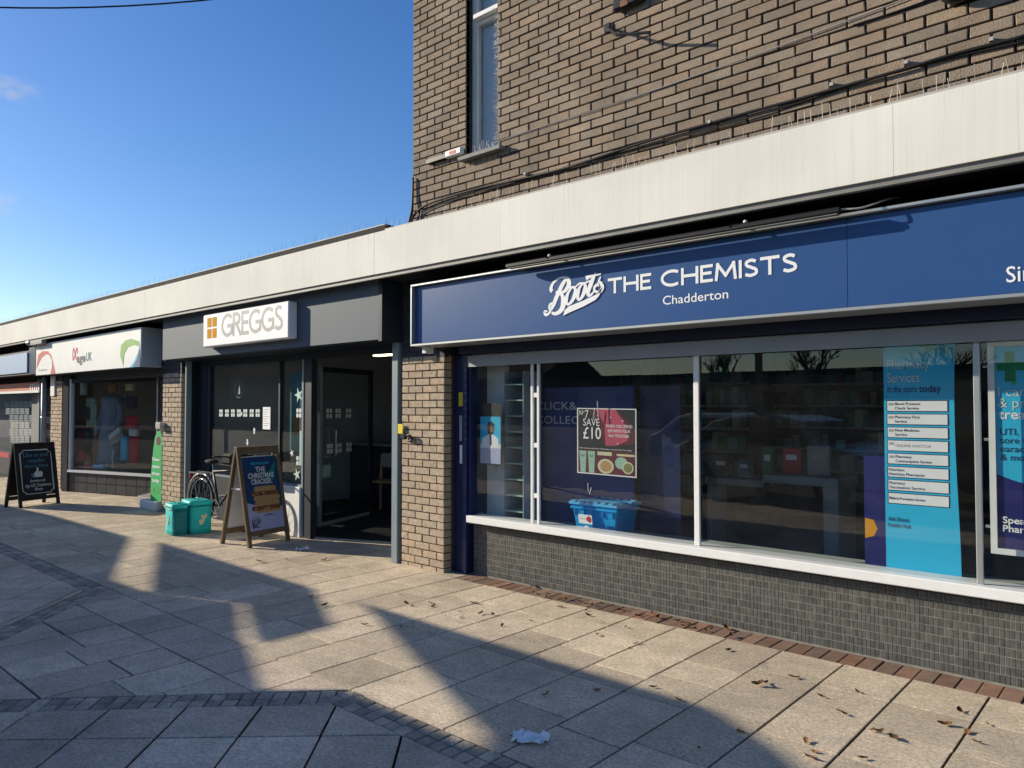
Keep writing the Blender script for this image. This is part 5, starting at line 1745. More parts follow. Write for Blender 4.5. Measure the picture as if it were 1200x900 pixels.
# bakery board
ba = math.radians(99)
BW_, BH_, BD_ = 0.60, 1.12, 0.25
bb = a_board("brown wooden pavement board advertising a christmas sandwich outside the bakery", (-8.27, -0.36, 0.0), ba, BW_, BH_, BD_, 'wood', "pavement boards")
fu = Vector((0, BD_ - 0.012, BH_)).normalized()
PBf = Plane((-BW_ / 2 + 0.05, -BD_, 0), (1, 0, 0), tuple(fu))
L0 = 0.17
W, H = BW_ - 0.10, BH_ - 0.25
PBf = Plane(PBf.p(0, L0, 0.0), (1, 0, 0), tuple(fu))
sheet(PBf, 0.002, W - 0.002, 0, H, 'night', bb, "poster", 0, 0.006, True)
poly(PBf, [(0.002, 0.0), (W - 0.002, 0.0), (W - 0.002, 0.26), (0.30, 0.22), (0.12, 0.30), (0.002, 0.34)], 'lilac', bb, "printed_snow", 0.007, 0.001, True)
poly(PBf, [(0.30, 0.56), (0.42, 0.58), (0.48, 0.76), (0.46, 0.80), (0.36, 0.68)], 'teal_dark', bb, "printed_glow", 0.007, 0.001, True)
lettering(PBf, "FESTIVE BAKE", 0.245, 0.775, 0.028, 'cyan', bb, 0.26, c0=0.0085, local=True, align='C', bold=0.02)
for s_, b, w_ in (("THE", 0.69, 0.14), ("CHRISTMAS", 0.617, 0.37), ("CRACKER.", 0.545, 0.30)):
    lettering(PBf, s_, 0.245, b, 0.058, 'frost', bb, w_, c0=0.0085, local=True, align='C', bold=0.035)
for k, (a0, a1, b, hh, m) in enumerate(((0.12, 0.44, 0.455, 0.062, 'bun'), (0.07, 0.47, 0.405, 0.052, 'filling'), (0.10, 0.48, 0.345, 0.062, 'bun'), (0.11, 0.47, 0.285, 0.058, 'bun'), (0.06, 0.48, 0.235, 0.052, 'filling'), (0.12, 0.47, 0.205, 0.032, 'bun'))):
    r_ = hh * 0.45
    pts = [(a0 + r_, b), (a1 - r_, b)] + [(a1 - 0.3 * r_, b + 0.15 * hh), (a1, b + hh * 0.5), (a1 - 0.3 * r_, b + hh * 0.85), (a1 - r_, b + hh), (a0 + r_, b + hh), (a0 + 0.3 * r_, b + hh * 0.85), (a0, b + hh * 0.5), (a0 + 0.3 * r_, b + 0.15 * hh)]
    poly(PBf, pts, m, bb, "printed_bread" if m == 'bun' else "printed_filling", 0.008 + 0.0012 * (k % 3), 0.001, True)
for k in range(16):
    a, b = random.uniform(0.09, 0.45), random.choice((0.425, 0.262)) + random.uniform(-0.014, 0.014)
    poly(PBf, arc(a, b, random.uniform(0.012, 0.025), random.uniform(0.006, 0.012), 0, 330, 8), random.choice(('fabric_red', 'cream', 'bun', 'maroon')), bb, "printed_crumb", 0.012, 0.0006, True)
sheet(PBf, 0.24, 0.34, 0.178, 0.184, 'ink_navy', bb, "printed_line", 0.009, 0.0006, True)
sheet(PBf, 0.22, 0.36, 0.165, 0.171, 'ink_navy', bb, "printed_line", 0.009, 0.0006, True)
lettering(PBf, "TASTES", 0.04, 0.145, 0.018, 'ink_navy', bb, 0.11, c0=0.0085, local=True)
lettering(PBf, "£3.50", 0.03, 0.095, 0.042, 'ink_navy', bb, 0.13, c0=0.0085, local=True, bold=0.03)
lettering(PBf, "BC", 0.04, 0.04, 0.048, 'ink_navy', bb, 0.10, c0=0.0085, local=True, bold=0.04)
PBb = Plane((-BW_ / 2 + 0.05, BD_, 0), (1, 0, 0), tuple(Vector((0, -BD_ + 0.012, BH_)).normalized()))
MB().prism([PBb.p(0.002, 0.17, -0.008), PBb.p(W - 0.002, 0.17, -0.008), PBb.p(W - 0.002, 1.04, -0.008), PBb.p(0.002, 1.04, -0.008)], PBb.n * 0.006).build("back_panel", 'white_paint', bb, True)
MB().beam((-BW_ / 2 + 0.03, -BD_ * 0.42, BH_ * 0.585), (-BW_ / 2 + 0.03, BD_ * 0.42, BH_ * 0.585), 0.018, 0.018).build("stay", 'white_paint', bb, True)
MB().beam((-BW_ / 2, 0, BH_ + 0.012), (BW_ / 2, 0, BH_ + 0.012), 0.07, 0.024).build("top_cap", 'wood', bb, True, bevel=0.004)

# chalk board
ca_ = math.radians(109)
CW_, CH_, CD_ = 0.68, 1.0, 0.18
cb = a_board("black chalkboard on the pavement by the charity shop", (-14.07, -1.08, 0.0), ca_, CW_, CH_, CD_, 'black_wood', "pavement boards")
cuv = Vector((0, CD_ - 0.012, CH_)).normalized()
PK = Plane((-CW_ / 2 + 0.05, -CD_, 0), (1, 0, 0), tuple(cuv))
PK = Plane(PK.p(0, 0.17, 0), (1, 0, 0), tuple(cuv))
W, H = CW_ - 0.10, 0.78
sheet(PK, 0.002, W - 0.002, 0, H, 'slate', cb, "board", 0, 0.006, True)
bd = MB()
c_ = 0.05
stroke(bd, PK, [(0.03 + c_, 0.035), (W - 0.03 - c_, 0.035), (W - 0.03 - c_, 0.06), (W - 0.03, 0.035 + c_), (W - 0.03, H - 0.035 - c_), (W - 0.03 - c_, H - 0.06), (W - 0.03 - c_, H - 0.035), (0.03 + c_, H - 0.035), (0.03 + c_, H - 0.06), (0.03, H - 0.035 - c_), (0.03, 0.035 + c_), (0.03 + c_, 0.06), (0.03 + c_, 0.035)], 0.011, 0.0065, 0.001)
bd.build("chalk_border", 'chalk', cb, True)
for s_, b, h_, w_, m in (("Like us and", 0.635, 0.065, 0.42, 'chalk_blue'), ("maybe", 0.545, 0.06, 0.28, 'chalk_blue'), ("share to friends", 0.46, 0.055, 0.40, 'chalk_blue'),
                         ("facebook", 0.225, 0.04, 0.26, 'chalk'), ("Age UK Chadderton", 0.145, 0.05, 0.44, 'chalk'), ("Shop", 0.085, 0.045, 0.14, 'chalk')):
    lettering(PK, s_, W / 2, b, h_, m, cb, w_, c0=0.0065, local=True, align='C', bold=0.012, shear=0.15)
poly(PK, [(0.24, 0.30), (0.37, 0.30), (0.385, 0.36), (0.37, 0.39), (0.315, 0.39), (0.32, 0.45), (0.29, 0.455), (0.28, 0.40), (0.24, 0.37)], 'chalk', cb, "chalk_thumb", 0.0065, 0.001, True)
sheet(PK, 0.19, 0.232, 0.295, 0.36, 'chalk_blue', cb, "chalk_cuff", 0.0065, 0.001, True)
MB().prism([(-CW_ / 2 + 0.055, CD_ - 0.03, 0.17), (CW_ / 2 - 0.055, CD_ - 0.03, 0.17), (CW_ / 2 - 0.055, 0.03, 0.95), (-CW_ / 2 + 0.055, 0.03, 0.95)], (0, 0.006, 0)).build("back_panel", 'black_wood', cb, True)
MB().beam((-CW_ / 2, 0, CH_ + 0.012), (CW_ / 2, 0, CH_ + 0.012), 0.06, 0.024).build("top_cap", 'black_wood', cb, True, bevel=0.004)

# ================================================================== DELIVERY BAG
def soft_box(x0, x1, y0, y1, z0, z1, n=5, puff=0.014, jit=0.004):
    """a stuffed fabric box: each face a small grid, bulged and creased"""
    bm = bmesh.new()
    bmesh.ops.create_cube(bm, size=1.0)
    bmesh.ops.subdivide_edges(bm, edges=bm.edges[:], cuts=n, use_grid_fill=True)
    for v in bm.verts:
        x, y, z = v.co * 2
        e = lambda t: 1 - t * t
        v.co = Vector((x * (1 + puff / (x1 - x0) * 2 * e(y) * e(z)), y * (1 + puff / (y1 - y0) * 2 * e(x) * e(z)), z * (1 + puff / (z1 - z0) * 1.2 * e(x) * e(y)))) / 2
        v.co = Vector(((x0 + x1) / 2 + v.co.x * (x1 - x0), (y0 + y1) / 2 + v.co.y * (y1 - y0), (z0 + z1) / 2 + v.co.z * (z1 - z0)))
        v.co += Vector((random.uniform(-jit, jit), random.uniform(-jit, jit), random.uniform(-jit, jit) * 0.6))
    mb = MB()
    bm.verts.ensure_lookup_table()
    mb.add([v.co.copy() for v in bm.verts], [[v.index for v in f.verts] for f in bm.faces])
    bm.free()
    return mb




def bag(label, loc, rz, w2, d2_, hb_, side):
    bg_ = thing("delivery_bag", label, "bag", loc, rz, "turquoise delivery bags")
    soft_box(-w2, w2, -d2_, d2_, 0.004, hb_ - 0.03).build("body", 'teal', bg_, True, smooth=True)
    soft_box(-w2 - 0.008, w2 + 0.008, -d2_ - 0.008, d2_ + 0.008, hb_ - 0.055, hb_, 5, 0.01, 0.005).build("lid", 'teal', bg_, True, smooth=True)
    MB().tube(smooth_line([(-w2, -d2_ - 0.012, hb_ - 0.06), (0, -d2_ - 0.018, hb_ - 0.066), (w2 + 0.012, -d2_ - 0.012, hb_ - 0.06), (w2 + 0.016, 0, hb_ - 0.064), (w2 + 0.012, d2_, hb_ - 0.06)]), 0.006).build("zip", 'teal_dark', bg_, True)
    if side:
        soft_box(w2 - 0.01, w2 + 0.016, -d2_ + 0.006, d2_ - 0.006, 0.02, hb_ - 0.07, 3, 0.006).build("side_panel", 'teal_dark', bg_, True, smooth=True)
        PLs = Plane((0, -d2_ - 0.017, 0), (1, 0, 0), (0, 0, 1))
        poly(PLs, [(-0.06, 0.12), (-0.02, 0.11), (0.02, 0.16), (0.04, 0.22), (0.0, 0.24), (-0.03, 0.18)], 'mint', bg_, "printed_mark", 0, 0.002, True)
    else:
        PL = Plane((w2 + 0.015, 0, 0), (0, 1, 0), (0, 0, 1))
        poly(PL, [(-0.03, 0.13), (0.0, 0.11), (0.025, 0.14), (0.04, 0.19), (0.07, 0.23), (0.055, 0.26), (0.03, 0.23), (0.015, 0.245), (-0.005, 0.235), (0.0, 0.19), (-0.03, 0.17)], 'cream', bg_, "printed_mark", 0, 0.002, True)
    MB().tube(smooth_line([(-0.06, 0, hb_ - 0.004), (-0.04, 0, hb_ + 0.022), (0.04, 0, hb_ + 0.022), (0.06, 0, hb_ - 0.004)]), 0.008).build("handle", 'teal_dark', bg_, True)


bag("turquoise insulated delivery bag with dark side panel, the nearer of the pair outside the bakery", (-9.55, -0.735, 0.0), -0.12, 0.15, 0.085, 0.385, True)
bag("turquoise insulated delivery bag with a pale logo on its end, tucked behind the other bag", (-9.50, -0.50, 0.0), -0.12, 0.175, 0.125, 0.415, False)

# ================================================================== BICYCLE
pb = at(236, 592, -0.16)
bi = thing("bicycle", "black bicycle with rear rack leaning by the bakery window behind the wooden board", "bicycle", (pb.x, -0.16, 0.0), 0.06)
R_ = 0.33
for nm, x in (("rear", 0.0), ("front", 1.03)):
    wl_ = MB().ring((x, 0, R_), (0, 1, 0), R_ - 0.018, 0.019, 32, 8).build("wheel", 'tyre', bi, True, smooth=True)
    MB().ring((x, 0, R_), (0, 1, 0), R_ - 0.042, 0.009, 32, 6).build("rim", 'chrome', wl_, True, smooth=True)
    mb = MB()
    for k in range(18):
        a = 2 * math.pi * k / 18
        mb.tube([(x + 0.02 * math.cos(a + 1), (-1) ** k * 0.02, R_ + 0.02 * math.sin(a + 1)), (x + (R_ - 0.05) * math.cos(a), 0, R_ + (R_ - 0.05) * math.sin(a))], 0.0018, 3)
    mb.tube([(x, -0.05, R_), (x, 0.05, R_)], 0.018, 8)
    mb.build("spokes", 'chrome', wl_, True)
fr = MB()
bbp, seat, head, head2 = (0.44, 0, 0.28), (0.30, 0, 0.74), (0.86, 0, 0.78), (0.89, 0, 0.66)
fr.tube([bbp, seat], 0.016).tube([seat, head], 0.016).tube([bbp, head2], 0.019).tube([head, head2], 0.02)
for s in (-1, 1):
    fr.tube([(0, s * 0.05, R_), bbp], 0.009).tube([(0, s * 0.05, R_), seat], 0.008)
    fr.tube([head2, (0.93, s * 0.05, 0.55), (1.03, s * 0.05, R_)], 0.011)
fr.build("frame", 'black', bi, True, smooth=True)
MB().tube([seat, (0.27, 0, 0.84)], 0.012).build("seat_post", 'chrome', bi, True)
MB().blob((0.25, 0, 0.87), (0.13, 0.07, 0.035)).build("saddle", 'rubber', bi, True, smooth=True)
MB().tube([head, (0.84, 0, 0.90), (0.90, 0, 0.95)], 0.013).tube(smooth_line([(0.78, -0.29, 0.97), (0.88, -0.18, 0.97), (0.90, 0, 0.95), (0.88, 0.18, 0.97), (0.78, 0.29, 0.97)]), 0.012).build("handlebar", 'black', bi, True, smooth=True)
MB().box(0.72, 0.95, -0.14, 0.14, 0.86, 1.0).build("front_bag", 'rubber', bi, True, bevel=0.03)
rk = MB().box(-0.22, 0.22, -0.07, -0.055, 0.70, 0.715).box(-0.22, 0.22, 0.055, 0.07, 0.70, 0.715)
for k in range(5):
    rk.box(-0.20 + k * 0.095, -0.188 + k * 0.095, -0.0545, 0.0545, 0.702, 0.713)
for s in (-1, 1):
    rk.tube([(0, s * 0.06, R_), (-0.1, s * 0.065, 0.70)], 0.006).tube([(0, s * 0.06, R_), (0.1, s * 0.065, 0.70)], 0.006)
rk.build("rack", 'chrome', bi, True)
MB().ring((0.44, -0.05, 0.28), (0, 1, 0), 0.09, 0.007, 20, 6).tube([(0.44, -0.06, 0.28), (0.55, -0.07, 0.16)], 0.010).tube([(0.44, 0.06, 0.28), (0.33, 0.07, 0.40)], 0.010).box(0.52, 0.60, -0.15, -0.07, 0.145, 0.165).box(0.29, 0.37, 0.07, 0.15, 0.39, 0.41).build("crank", 'chrome', bi, True)
MB().tube(arc_pts := [(0.0 + 0.365 * math.cos(t_), 0, R_ + 0.365 * math.sin(t_)) for t_ in [math.radians(d_) for d_ in range(20, 190, 15)]], 0.018, 6).build("mudguard", 'chrome', bi, True, smooth=True)
MB().box(-0.28, -0.255, -0.03, 0.03, 0.62, 0.68).build("rear_light", 'red', bi, True, bevel=0.006)

# ================================================================== LITTER AND LEAVES
def crumpled(name, label, cat, c, sx, sy, m, rz):
    t = thing(name, label, cat, c, rz)
    vs, fs = [], []
    n = 7
    for i in range(n):
        for j in range(n):
            a, b = i / (n - 1) - 0.5, j / (n - 1) - 0.5
            vs.append((a * sx + random.uniform(-1, 1) * sx * 0.08, b * sy + random.uniform(-1, 1) * sy * 0.10, 0.003 + (0.026 if (i * 3 + j * 5) % 4 == 0 else 0.004) * random.uniform(0.5, 1.3) + 0.012 * (i % 2)))
    for i in range(n - 1):
        for j in range(n - 1):
            if (i, j) in ((0, 0), (n - 2, 0), (0, n - 2), (1, n - 2)):
                continue
            k = i * n + j
            fs.append((k, k + n, k + n + 1, k + 1))
    MB().add(vs, fs).build("sheet", m, t, True)
    return t


crumpled("tissue", "white crumpled tissue lying on the shaded paving in front", "litter", ground_at(620, 868), 0.17, 0.12, 'paper', 0.5)
crumpled("tissue", "small crumpled tissue on the paving beside the bakery board", "litter", ground_at(354, 645), 0.15, 0.12, 'paper', 1.2)


def leaf_mesh(k):
    vs, fs = [], []
    n = 6
    curl = random.uniform(0.2, 0.9)
    for i in range(n):
        t = i / (n - 1)
        w = 0.018 * math.sin(math.pi * (0.08 + 0.9 * t)) * (1 + 0.3 * math.sin(9 * t + k))
        z = 0.004 + 0.016 * curl * (2 * t - 1) ** 2
        for s in (-1, 0, 1):
            vs.append((0.065 * (t - 0.5) * 1.1, s * w, z + abs(s) * 0.012 * curl + random.uniform(0, 0.003)))
    for i in range(n - 1):
        for s in (0, 1):
            fs.append((i * 3 + s, (i + 1) * 3 + s, (i + 1) * 3 + s + 1, i * 3 + s + 1))
    return MB().add(vs, fs).mesh("leaf", 'leaf')


LM = [leaf_mesh(k) for k in range(6)]
spots = [(687, 716), (689, 722), (700, 745), (707, 730), (733, 736), (738, 760), (745, 755), (656, 712), (612, 706), (622, 728), (640, 700), (890, 779), (894, 777), (897, 802), (888, 804),
         (984, 834), (990, 838), (1022, 857), (1030, 859), (1048, 866), (1124, 834), (1107, 850), (1134, 859), (1158, 849), (795, 821), (765, 806), (945, 870), (955, 882), (950, 889), (1010, 890),
         (470, 698), (504, 707), (508, 711), (476, 709), (555, 707), (563, 720), (578, 721), (588, 734), (541, 724), (538, 717), (470, 735), (380, 657), (310, 660), (303, 658), (336, 656), (427, 733), (365, 700), (380, 710),
         (1005, 812), (962, 817), (853, 763), (930, 795), (1145, 871), (640, 815), (820, 878), (868, 858), (700, 810)]
spots += [(620 + k * 9.5 + random.uniform(-5, 5), 687 + k * 2.06 + random.uniform(-1, 9)) for k in range(26)]
for k, (u, v) in enumerate(spots):
    o = link("fallen_leaf", random.choice(LM))
    p = ground_at(u, v)
    o.location = (p.x, p.y, 0.002)
    s = random.choice((0.4, 0.55, 0.6, 0.7, 0.8, 1.0))
    o.scale = (s, s * random.uniform(0.7, 1.3), s * random.uniform(0.6, 1.3))
    o.rotation_euler = (random.uniform(-0.25, 0.25), random.uniform(-0.25, 0.25), random.uniform(0, 6.3))
    tag(o, "dry brown fallen leaf lying on the concrete paving", "leaf", "fallen leaves on the paving")

# ================================================================== CABLES AND BRACKETS ON THE WALL
pts = [(481, 268), (484, 255), (492, 245), (505, 238), (525, 231), (560, 221), (610, 210), (660, 198), (700, 185), (760, 165), (820, 148), (880, 131), (940, 115), (1000, 98), (1060, 81), (1120, 63), (1210, 40)]
t = thing("wall_cable", "thick black cable clipped along the foot of the brick upper storey", "cable", (-3, -0.02, 3.66))
MB().tube(smooth_line([tuple(at(u, v, -0.022)) for u, v in pts], 4), 0.011, 6).build("cable", 'cable', t, smooth=True)
MB().tube(smooth_line([tuple(at(u, v + 4 + 3 * math.sin(u / 60), -0.015)) for u, v in pts[2:]], 4), 0.006, 5).build("cable", 'cable', t, smooth=True)
for (u, v) in ((616, 203), (832, 142), (975, 98), (1062, 72), (1162, 45)):
    p = at(u, v, -0.02)
    MB().box(p.x - 0.011, p.x + 0.011, -0.037, 0.0, p.z - 0.018, p.z + 0.004).build("clip", 'cable_pale', t)
t = thing("corner_cable", "black cables bunched round the lower left corner of the brick upper storey", "cable", (-5.87, -0.03, 3.4))
for d_ in (0, 3, 7):
    MB().tube(smooth_line([tuple(at(478 - d_ * 0.4, 266 + d_, -0.10)), tuple(at(482, 256 - d_, -0.05)), tuple(at(483.5, 245 - d_ * 2, -0.03)), tuple(at(484, 222 - d_ * 2, -0.02))], 4), 0.010, 5).build("cable", 'cable', t, smooth=True)
t = thing("wall_wire", "thin pale wire running up across the brick upper storey", "wire", (-3, -0.01, 4.08))
MB().tube(smooth_line([tuple(at(u, v, -0.012)) for u, v in ((583, 166), (640, 147), (700, 128), (760, 108), (840, 80), (920, 52), (1000, 22), (1070, -5))], 3), 0.005, 4).build("wire", 'cable_pale', t)
t = thing("wall_wire", "thin black wire crossing the brick wall at the upper right", "wire", (-1.2, -0.01, 4.0))
MB().tube(smooth_line([tuple(at(u, v, -0.012)) for u, v in ((1000, 30), (1050, 14), (1100, -4))], 3), 0.008, 4).build("wire", 'cable', t)
t = thing("wall_bracket", "black angled bracket fixed to the brick wall near the top edge", "bracket", (-3.3, -0.02, 4.6))
MB().tube([tuple(at(712, 33, -0.01)), tuple(at(723, 41, -0.16)), tuple(at(762, 38, -0.19))], 0.013, 6).build("arm", 'black', t)
MB().box(at(712, 33, 0).x - 0.02, at(712, 33, 0).x + 0.03, -0.02, 0.0, at(712, 33, 0).z - 0.04, at(712, 33, 0).z + 0.03).build("plate", 'black', t)
t = thing("alarm_box", "dark rusty fitting on the brick wall cut by the top edge", "fitting", (-3.1, -0.03, 4.8))
p = at(735, 6, -0.03)
MB().box(p.x - 0.12, p.x + 0.16, -0.07, -0.004, p.z - 0.03, p.z + 0.12).build("body", 'black', t, bevel=0.02)
box("rust_plate", 'filling', t, p.x - 0.04, p.x + 0.03, -0.073, -0.0705, p.z - 0.02, p.z + 0.03)
t = thing("wall_lamp", "dark round lamp housing on the brick wall at the top right edge", "lamp", (-1.0, -0.05, 4.0))
p = at(1125, -2, -0.06)
MB().blob((p.x, -0.06, p.z + 0.03), (0.10, 0.06, 0.05)).build("housing", 'black', t, smooth=True)
box("back_plate", 'black', t, p.x - 0.06, p.x + 0.06, -0.012, -0.002, p.z - 0.01, p.z + 0.08)

# overhead cable across the sky
t = thing("overhead_cable", "thin dark overhead cable crossing the sky at the top left", "cable", (-20, 3, 9.5))
A, B = CAM + ray(-60, 20).normalized() * 26, CAM + ray(420, -14).normalized() * 24
cab = []
for k in range(13):
    s = k / 12
    p = A.lerp(B, s)
    cab.append(p - Vector((0, 0, 0.35 * 4 * s * (1 - s))) + Vector((0, 0, 0.30)))
MB().tube(cab, 0.022, 5).build("cable", 'cable', t)

# ================================================================== WHAT STANDS BEHIND THE CAMERA (seen in the windows), AND AN ADDED ROOF SHADING THE PAVING
HC = 2.6
sh_ = Vector((-SUN.x / SUN.z * HC, -SUN.y / SUN.z * HC, 0))          # how far the shade falls from the roof


def roof(pts):
    pts = [(x - sh_.x, y - sh_.y) for x, y in pts]
    ar = sum(pts[i][0] * pts[(i + 1) % len(pts)][1] - pts[(i + 1) % len(pts)][0] * pts[i][1] for i in range(len(pts)))
    if ar < 0:
        pts = pts[::-1]
    return MB().prism([(x, y, HC) for x, y in pts], (0, 0, 0.012)).build("roof_sheet", 'shutter', oc)


oc = thing("added_shade_canopy", "added unseen sheet roof cut to cast the shade and light patches on the paving", "canopy", (-20, -7.45, 0))  # added roof; its gaps stand in for sun reflected off the shop glass
roof([(-26, -1.7), (-14.5, -1.40), (-12.5, -1.26), (-9.75, -1.24), (-7.47, -2.27), (-7.47, -2.75), (-26, -2.75)])
roof([(-9.15, -1.13), (-5.8, -1.2), (-4.72, -1.75), (-4.73, -2.29), (-4.88, -2.27), (-5.78, -1.86), (-6.71, -2.23)])
roof([(-6.71, -2.235), (-5.84, -1.895), (-4.96, -2.34), (-4.75, -2.40), (-3.98, -2.73), (-3.98, -2.75), (-7.465, -2.75), (-7.465, -2.27)])
roof([(-5.07, -1.2), (-2.67, -1.26), (-1.9, -1.28), (-1.45, -1.52), (-1.15, -1.75), (0.5, -2.6), (0.5, -2.75), (-3.975, -2.75), (-3.6, -2.42), (-2.5, -2.45), (-2.61, -2.3)])
roof([(-26, -2.752), (0.5, -2.752), (2.2, -3.6), (2.2, -4.7), (-26, -4.7)])
for x in (-32, -25, -18, -12, -5.6):
    for y in (-7.45,):
        MB().tube([(x, y, 0), (x, y, HC - 0.001)], 0.07, 8).build("post", 'shutter', oc)


def car(label, x, y, rz, m):
    t = thing("parked_car", label, "car", (x, y, 0), rz, "cars parked behind the camera")
    prof = [(-2.05, 0.32), (-2.1, 0.62), (-2.02, 0.86), (-1.72, 0.96), (-1.2, 1.36), (-0.75, 1.46), (0.2, 1.46), (0.65, 1.36), (1.2, 0.98), (1.9, 0.84), (2.08, 0.62), (2.08, 0.34)]
    vs, fs = [], []
    k = len(prof)
    for s in (-1, 1):
        for (a, b) in prof:
            vs.append((a, s * (0.86 - max(0, b - 0.9) * 0.38), b))
    fs = [tuple(range(k)), tuple(reversed(range(k, 2 * k)))] + [(i, k + i, k + (i + 1) % k, (i + 1) % k) for i in range(k)]
    MB().add(vs, fs).build("body", m, t, True, bevel=0.04)
    for s in (-1, 1):
        MB().add([(-1.3, s * 0.862, 0.98), (1.0, s * 0.862, 0.98), (0.55, s * 0.70, 1.34), (-1.0, s * 0.70, 1.34)], [(0, 1, 2, 3) if s < 0 else (3, 2, 1, 0)]).build("side_window", 'black', t, True)
        for wx in (-1.3, 1.3):
            wl_ = MB().ring((wx, s * 0.80, 0.31), (0, 1, 0), 0.22, 0.09, 20, 8).build("wheel", 'tyre', t, True, smooth=True)
            MB().tube([(wx, s * 0.78, 0.31), (wx, s * 0.86, 0.31)], 0.2, 12).build("rim", 'chrome', wl_, True)
    for s in (-1, 1):
        MB().box(2.0, 2.09, s * 0.55 - 0.14, s * 0.55 + 0.14, 0.60, 0.72).build("headlight", 'alu', t, True, bevel=0.02)
        MB().box(-2.12, -2.0, s * 0.6 - 0.1, s * 0.6 + 0.1, 0.66, 0.82).build("tail_light", 'red', t, True, bevel=0.02)
    MB().add([(1.18, -0.74, 1.0), (1.18, 0.74, 1.0), (0.68, 0.64, 1.36), (0.68, -0.64, 1.36)], [(0, 1, 2, 3)]).build("windscreen", 'black', t, True)
    MB().add([(-1.70, -0.74, 1.0), (-1.70, 0.74, 1.0), (-1.24, 0.64, 1.355), (-1.24, -0.64, 1.355)], [(3, 2, 1, 0)]).build("rear_window", 'black', t, True)
    return t


MT['car_silver'] = mat("silver_car_paint", (0.45, 0.46, 0.48), 0.25, 0.03, metal=0.5, coat=0.6)
MT['car_blue'] = mat("blue_car_paint", (0.03, 0.06, 0.14), 0.25, 0.03, coat=0.8)
MT['car_black'] = mat("black_car_paint", (0.015, 0.015, 0.018), 0.2, 0.03, coat=0.8)
MT['car_white'] = mat("white_car_paint", (0.7, 0.7, 0.7), 0.3, 0.03, coat=0.6)
car("silver hatchback parked behind the camera, reflected in the chemist window", -5.2, -7.9, 0.25, 'car_silver')
car("dark blue hatchback parked behind the camera, reflected beside the silver car", -1.9, -9.3, 0.3, 'car_blue')
car("black hatchback parked behind the camera, reflected beyond the blue car", 0.4, -11.6, 0.3, 'car_black')
car("white hatchback parked behind the camera in the far row", -8.5, -12.4, 0.25, 'car_white')
hb2 = thing("market_hall", "long low brick hall with flat roof across the car park, reflected in the windows", "building", (-16, -48, 0))
box("wall", 'brick', hb2, -40, 30, -56, -48, 0, 3.9)
box("roof", 'felt', hb2, -40.4, 30.4, -56.4, -47.6, 3.901, 4.2)
for k in range(10):
    f = box("window", 'black', hb2, -36 + k * 6.6, -33 + k * 6.6, -47.99, -47.95, 1.3, 2.6)
hb4 = thing("shop_row", "long two storey brick row far across the square, reflected in the bakery window", "building", (-100, -34, 0))
box("wall", 'brick', hb4, -300, -58, -42, -34, 0, 11.0)
box("roof", 'felt', hb4, -300.4, -57.6, -42.4, -33.6, 11.001, 11.4)
for k in range(24):
    box("window", 'black', hb4, -147 + k * 6.3, -143.4 + k * 6.3, -33.99, -33.95, 4.9, 6.6)
hb3 = thing("brick_house", "distant brick block with chimney beside bare trees, reflected in the windows", "building", (-45, -50, 0))
box("wall", 'brick', hb3, -66, -46, -60, -50, 0, 4.4)
MB().prism([(-66.4, -49.6, 4.401), (-66.4, -60.4, 4.401), (-66.4, -55, 7.2)], (20.8, 0, 0)).build("roof", 'felt', hb3)
box("chimney", 'brick', hb3, -50, -48.8, -55.6, -54.4, 6.5, 8.2)


def bare_tree(label, x, y, h, seed):
    rr = random.Random(seed)
    t = thing("bare_tree", label, "tree", (x, y, 0), group="bare trees across the car park")
    mb, tw = MB(), MB()

    def grow(p, d, L, r, lv):
        q = p + d * L
        (mb if lv < 2 else tw).tube([p, p.lerp(q, 0.5) + Vector((rr.uniform(-.05, .05) * L, rr.uniform(-.05, .05) * L, 0)), q], [r, r * 0.85, r * 0.65], 5 if lv < 2 else 3)
        if lv >= 5:
            return
        for _ in range(3 if lv else 4):
            nd = (d + Vector((rr.uniform(-0.8, 0.8), rr.uniform(-0.8, 0.8), rr.uniform(-0.1, 0.5)))).normalized()
            grow(p.lerp(q, rr.uniform(0.6, 1.0)), nd, L * rr.uniform(0.6, 0.8), r * 0.6, lv + 1)

    grow(Vector((x, y, 0)), Vector((0, 0, 1)), h * 0.28, h * 0.028, 0)
    mb.build("trunk", 'bark', t); tw.build("twigs", 'bark', t)


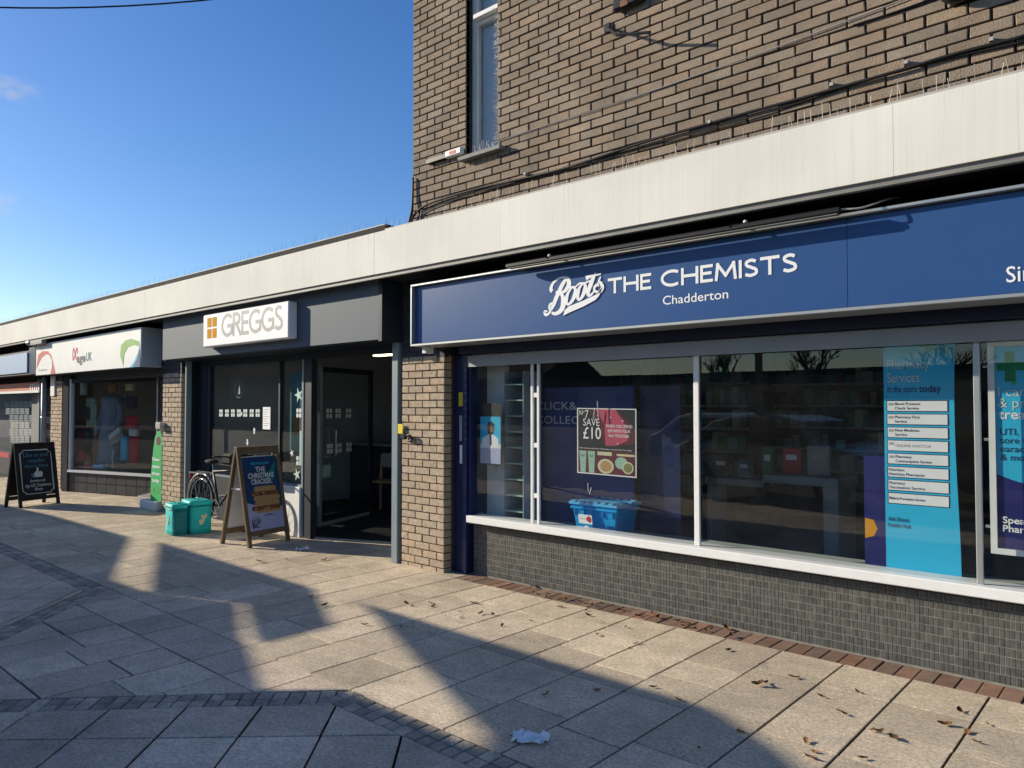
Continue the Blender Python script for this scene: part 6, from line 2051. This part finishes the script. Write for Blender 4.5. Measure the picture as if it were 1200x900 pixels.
bare_tree("bare winter tree across the car park left of the brick hall", -24, -60, 10.5, 3)
bare_tree("second bare winter tree across the car park beside the brick block", -33, -62, 11.0, 5)
bare_tree("third bare winter tree far across the car park", -14, -62, 9.5, 9)


# ================================================================== CLOUD WISPS
cm = bpy.data.materials.new("thin_cloud")
cm.use_nodes = True
cn, cl_ = cm.node_tree.nodes, cm.node_tree.links
cn.clear()
co = cn.new("ShaderNodeOutputMaterial")
cv = cn.new("ShaderNodeVolumePrincipled")
cv.inputs["Color"].default_value = (1, 1, 1, 1)
tc = cn.new("ShaderNodeTexCoord")
ln_ = cn.new("ShaderNodeVectorMath"); ln_.operation = 'LENGTH'
cl_.new(tc.outputs["Object"], ln_.inputs[0])
fo = cn.new("ShaderNodeMapRange"); fo.inputs["From Min"].default_value = 0.2; fo.inputs["From Max"].default_value = 0.95
fo.inputs["To Min"].default_value = 1.0; fo.inputs["To Max"].default_value = 0.0
cl_.new(ln_.outputs["Value"], fo.inputs["Value"])
nz2 = cn.new("ShaderNodeTexNoise"); nz2.inputs["Scale"].default_value = 2.2; nz2.inputs["Detail"].default_value = 5.0
cl_.new(tc.outputs["Object"], nz2.inputs["Vector"])
nr = cn.new("ShaderNodeMapRange"); nr.inputs["From Min"].default_value = 0.42; nr.inputs["From Max"].default_value = 0.75
cl_.new(nz2.outputs["Fac"], nr.inputs["Value"])
mu_ = cn.new("ShaderNodeMath"); mu_.operation = 'MULTIPLY'
cl_.new(fo.outputs[0], mu_.inputs[0]); cl_.new(nr.outputs[0], mu_.inputs[1])
mu2 = cn.new("ShaderNodeMath"); mu2.operation = 'MULTIPLY'; mu2.inputs[1].default_value = 0.05
cl_.new(mu_.outputs[0], mu2.inputs[0]); cl_.new(mu2.outputs[0], cv.inputs["Density"])
cl_.new(cv.outputs[0], co.inputs["Volume"])
for (u, v, a, b) in ((12, 103, 26, 10), (-4, 236, 20, 14)):
    me = MB().blob((0, 0, 0), (1, 1, 1), 16, 10).mesh("cloud", None)
    me.materials.append(cm)
    o = bpy.data.objects.new("cloud", me)
    COL.objects.link(o)
    o.location = CAM + ray(u, v).normalized() * 760
    o.scale = (a, a, b)
    o["kind"] = "stuff"
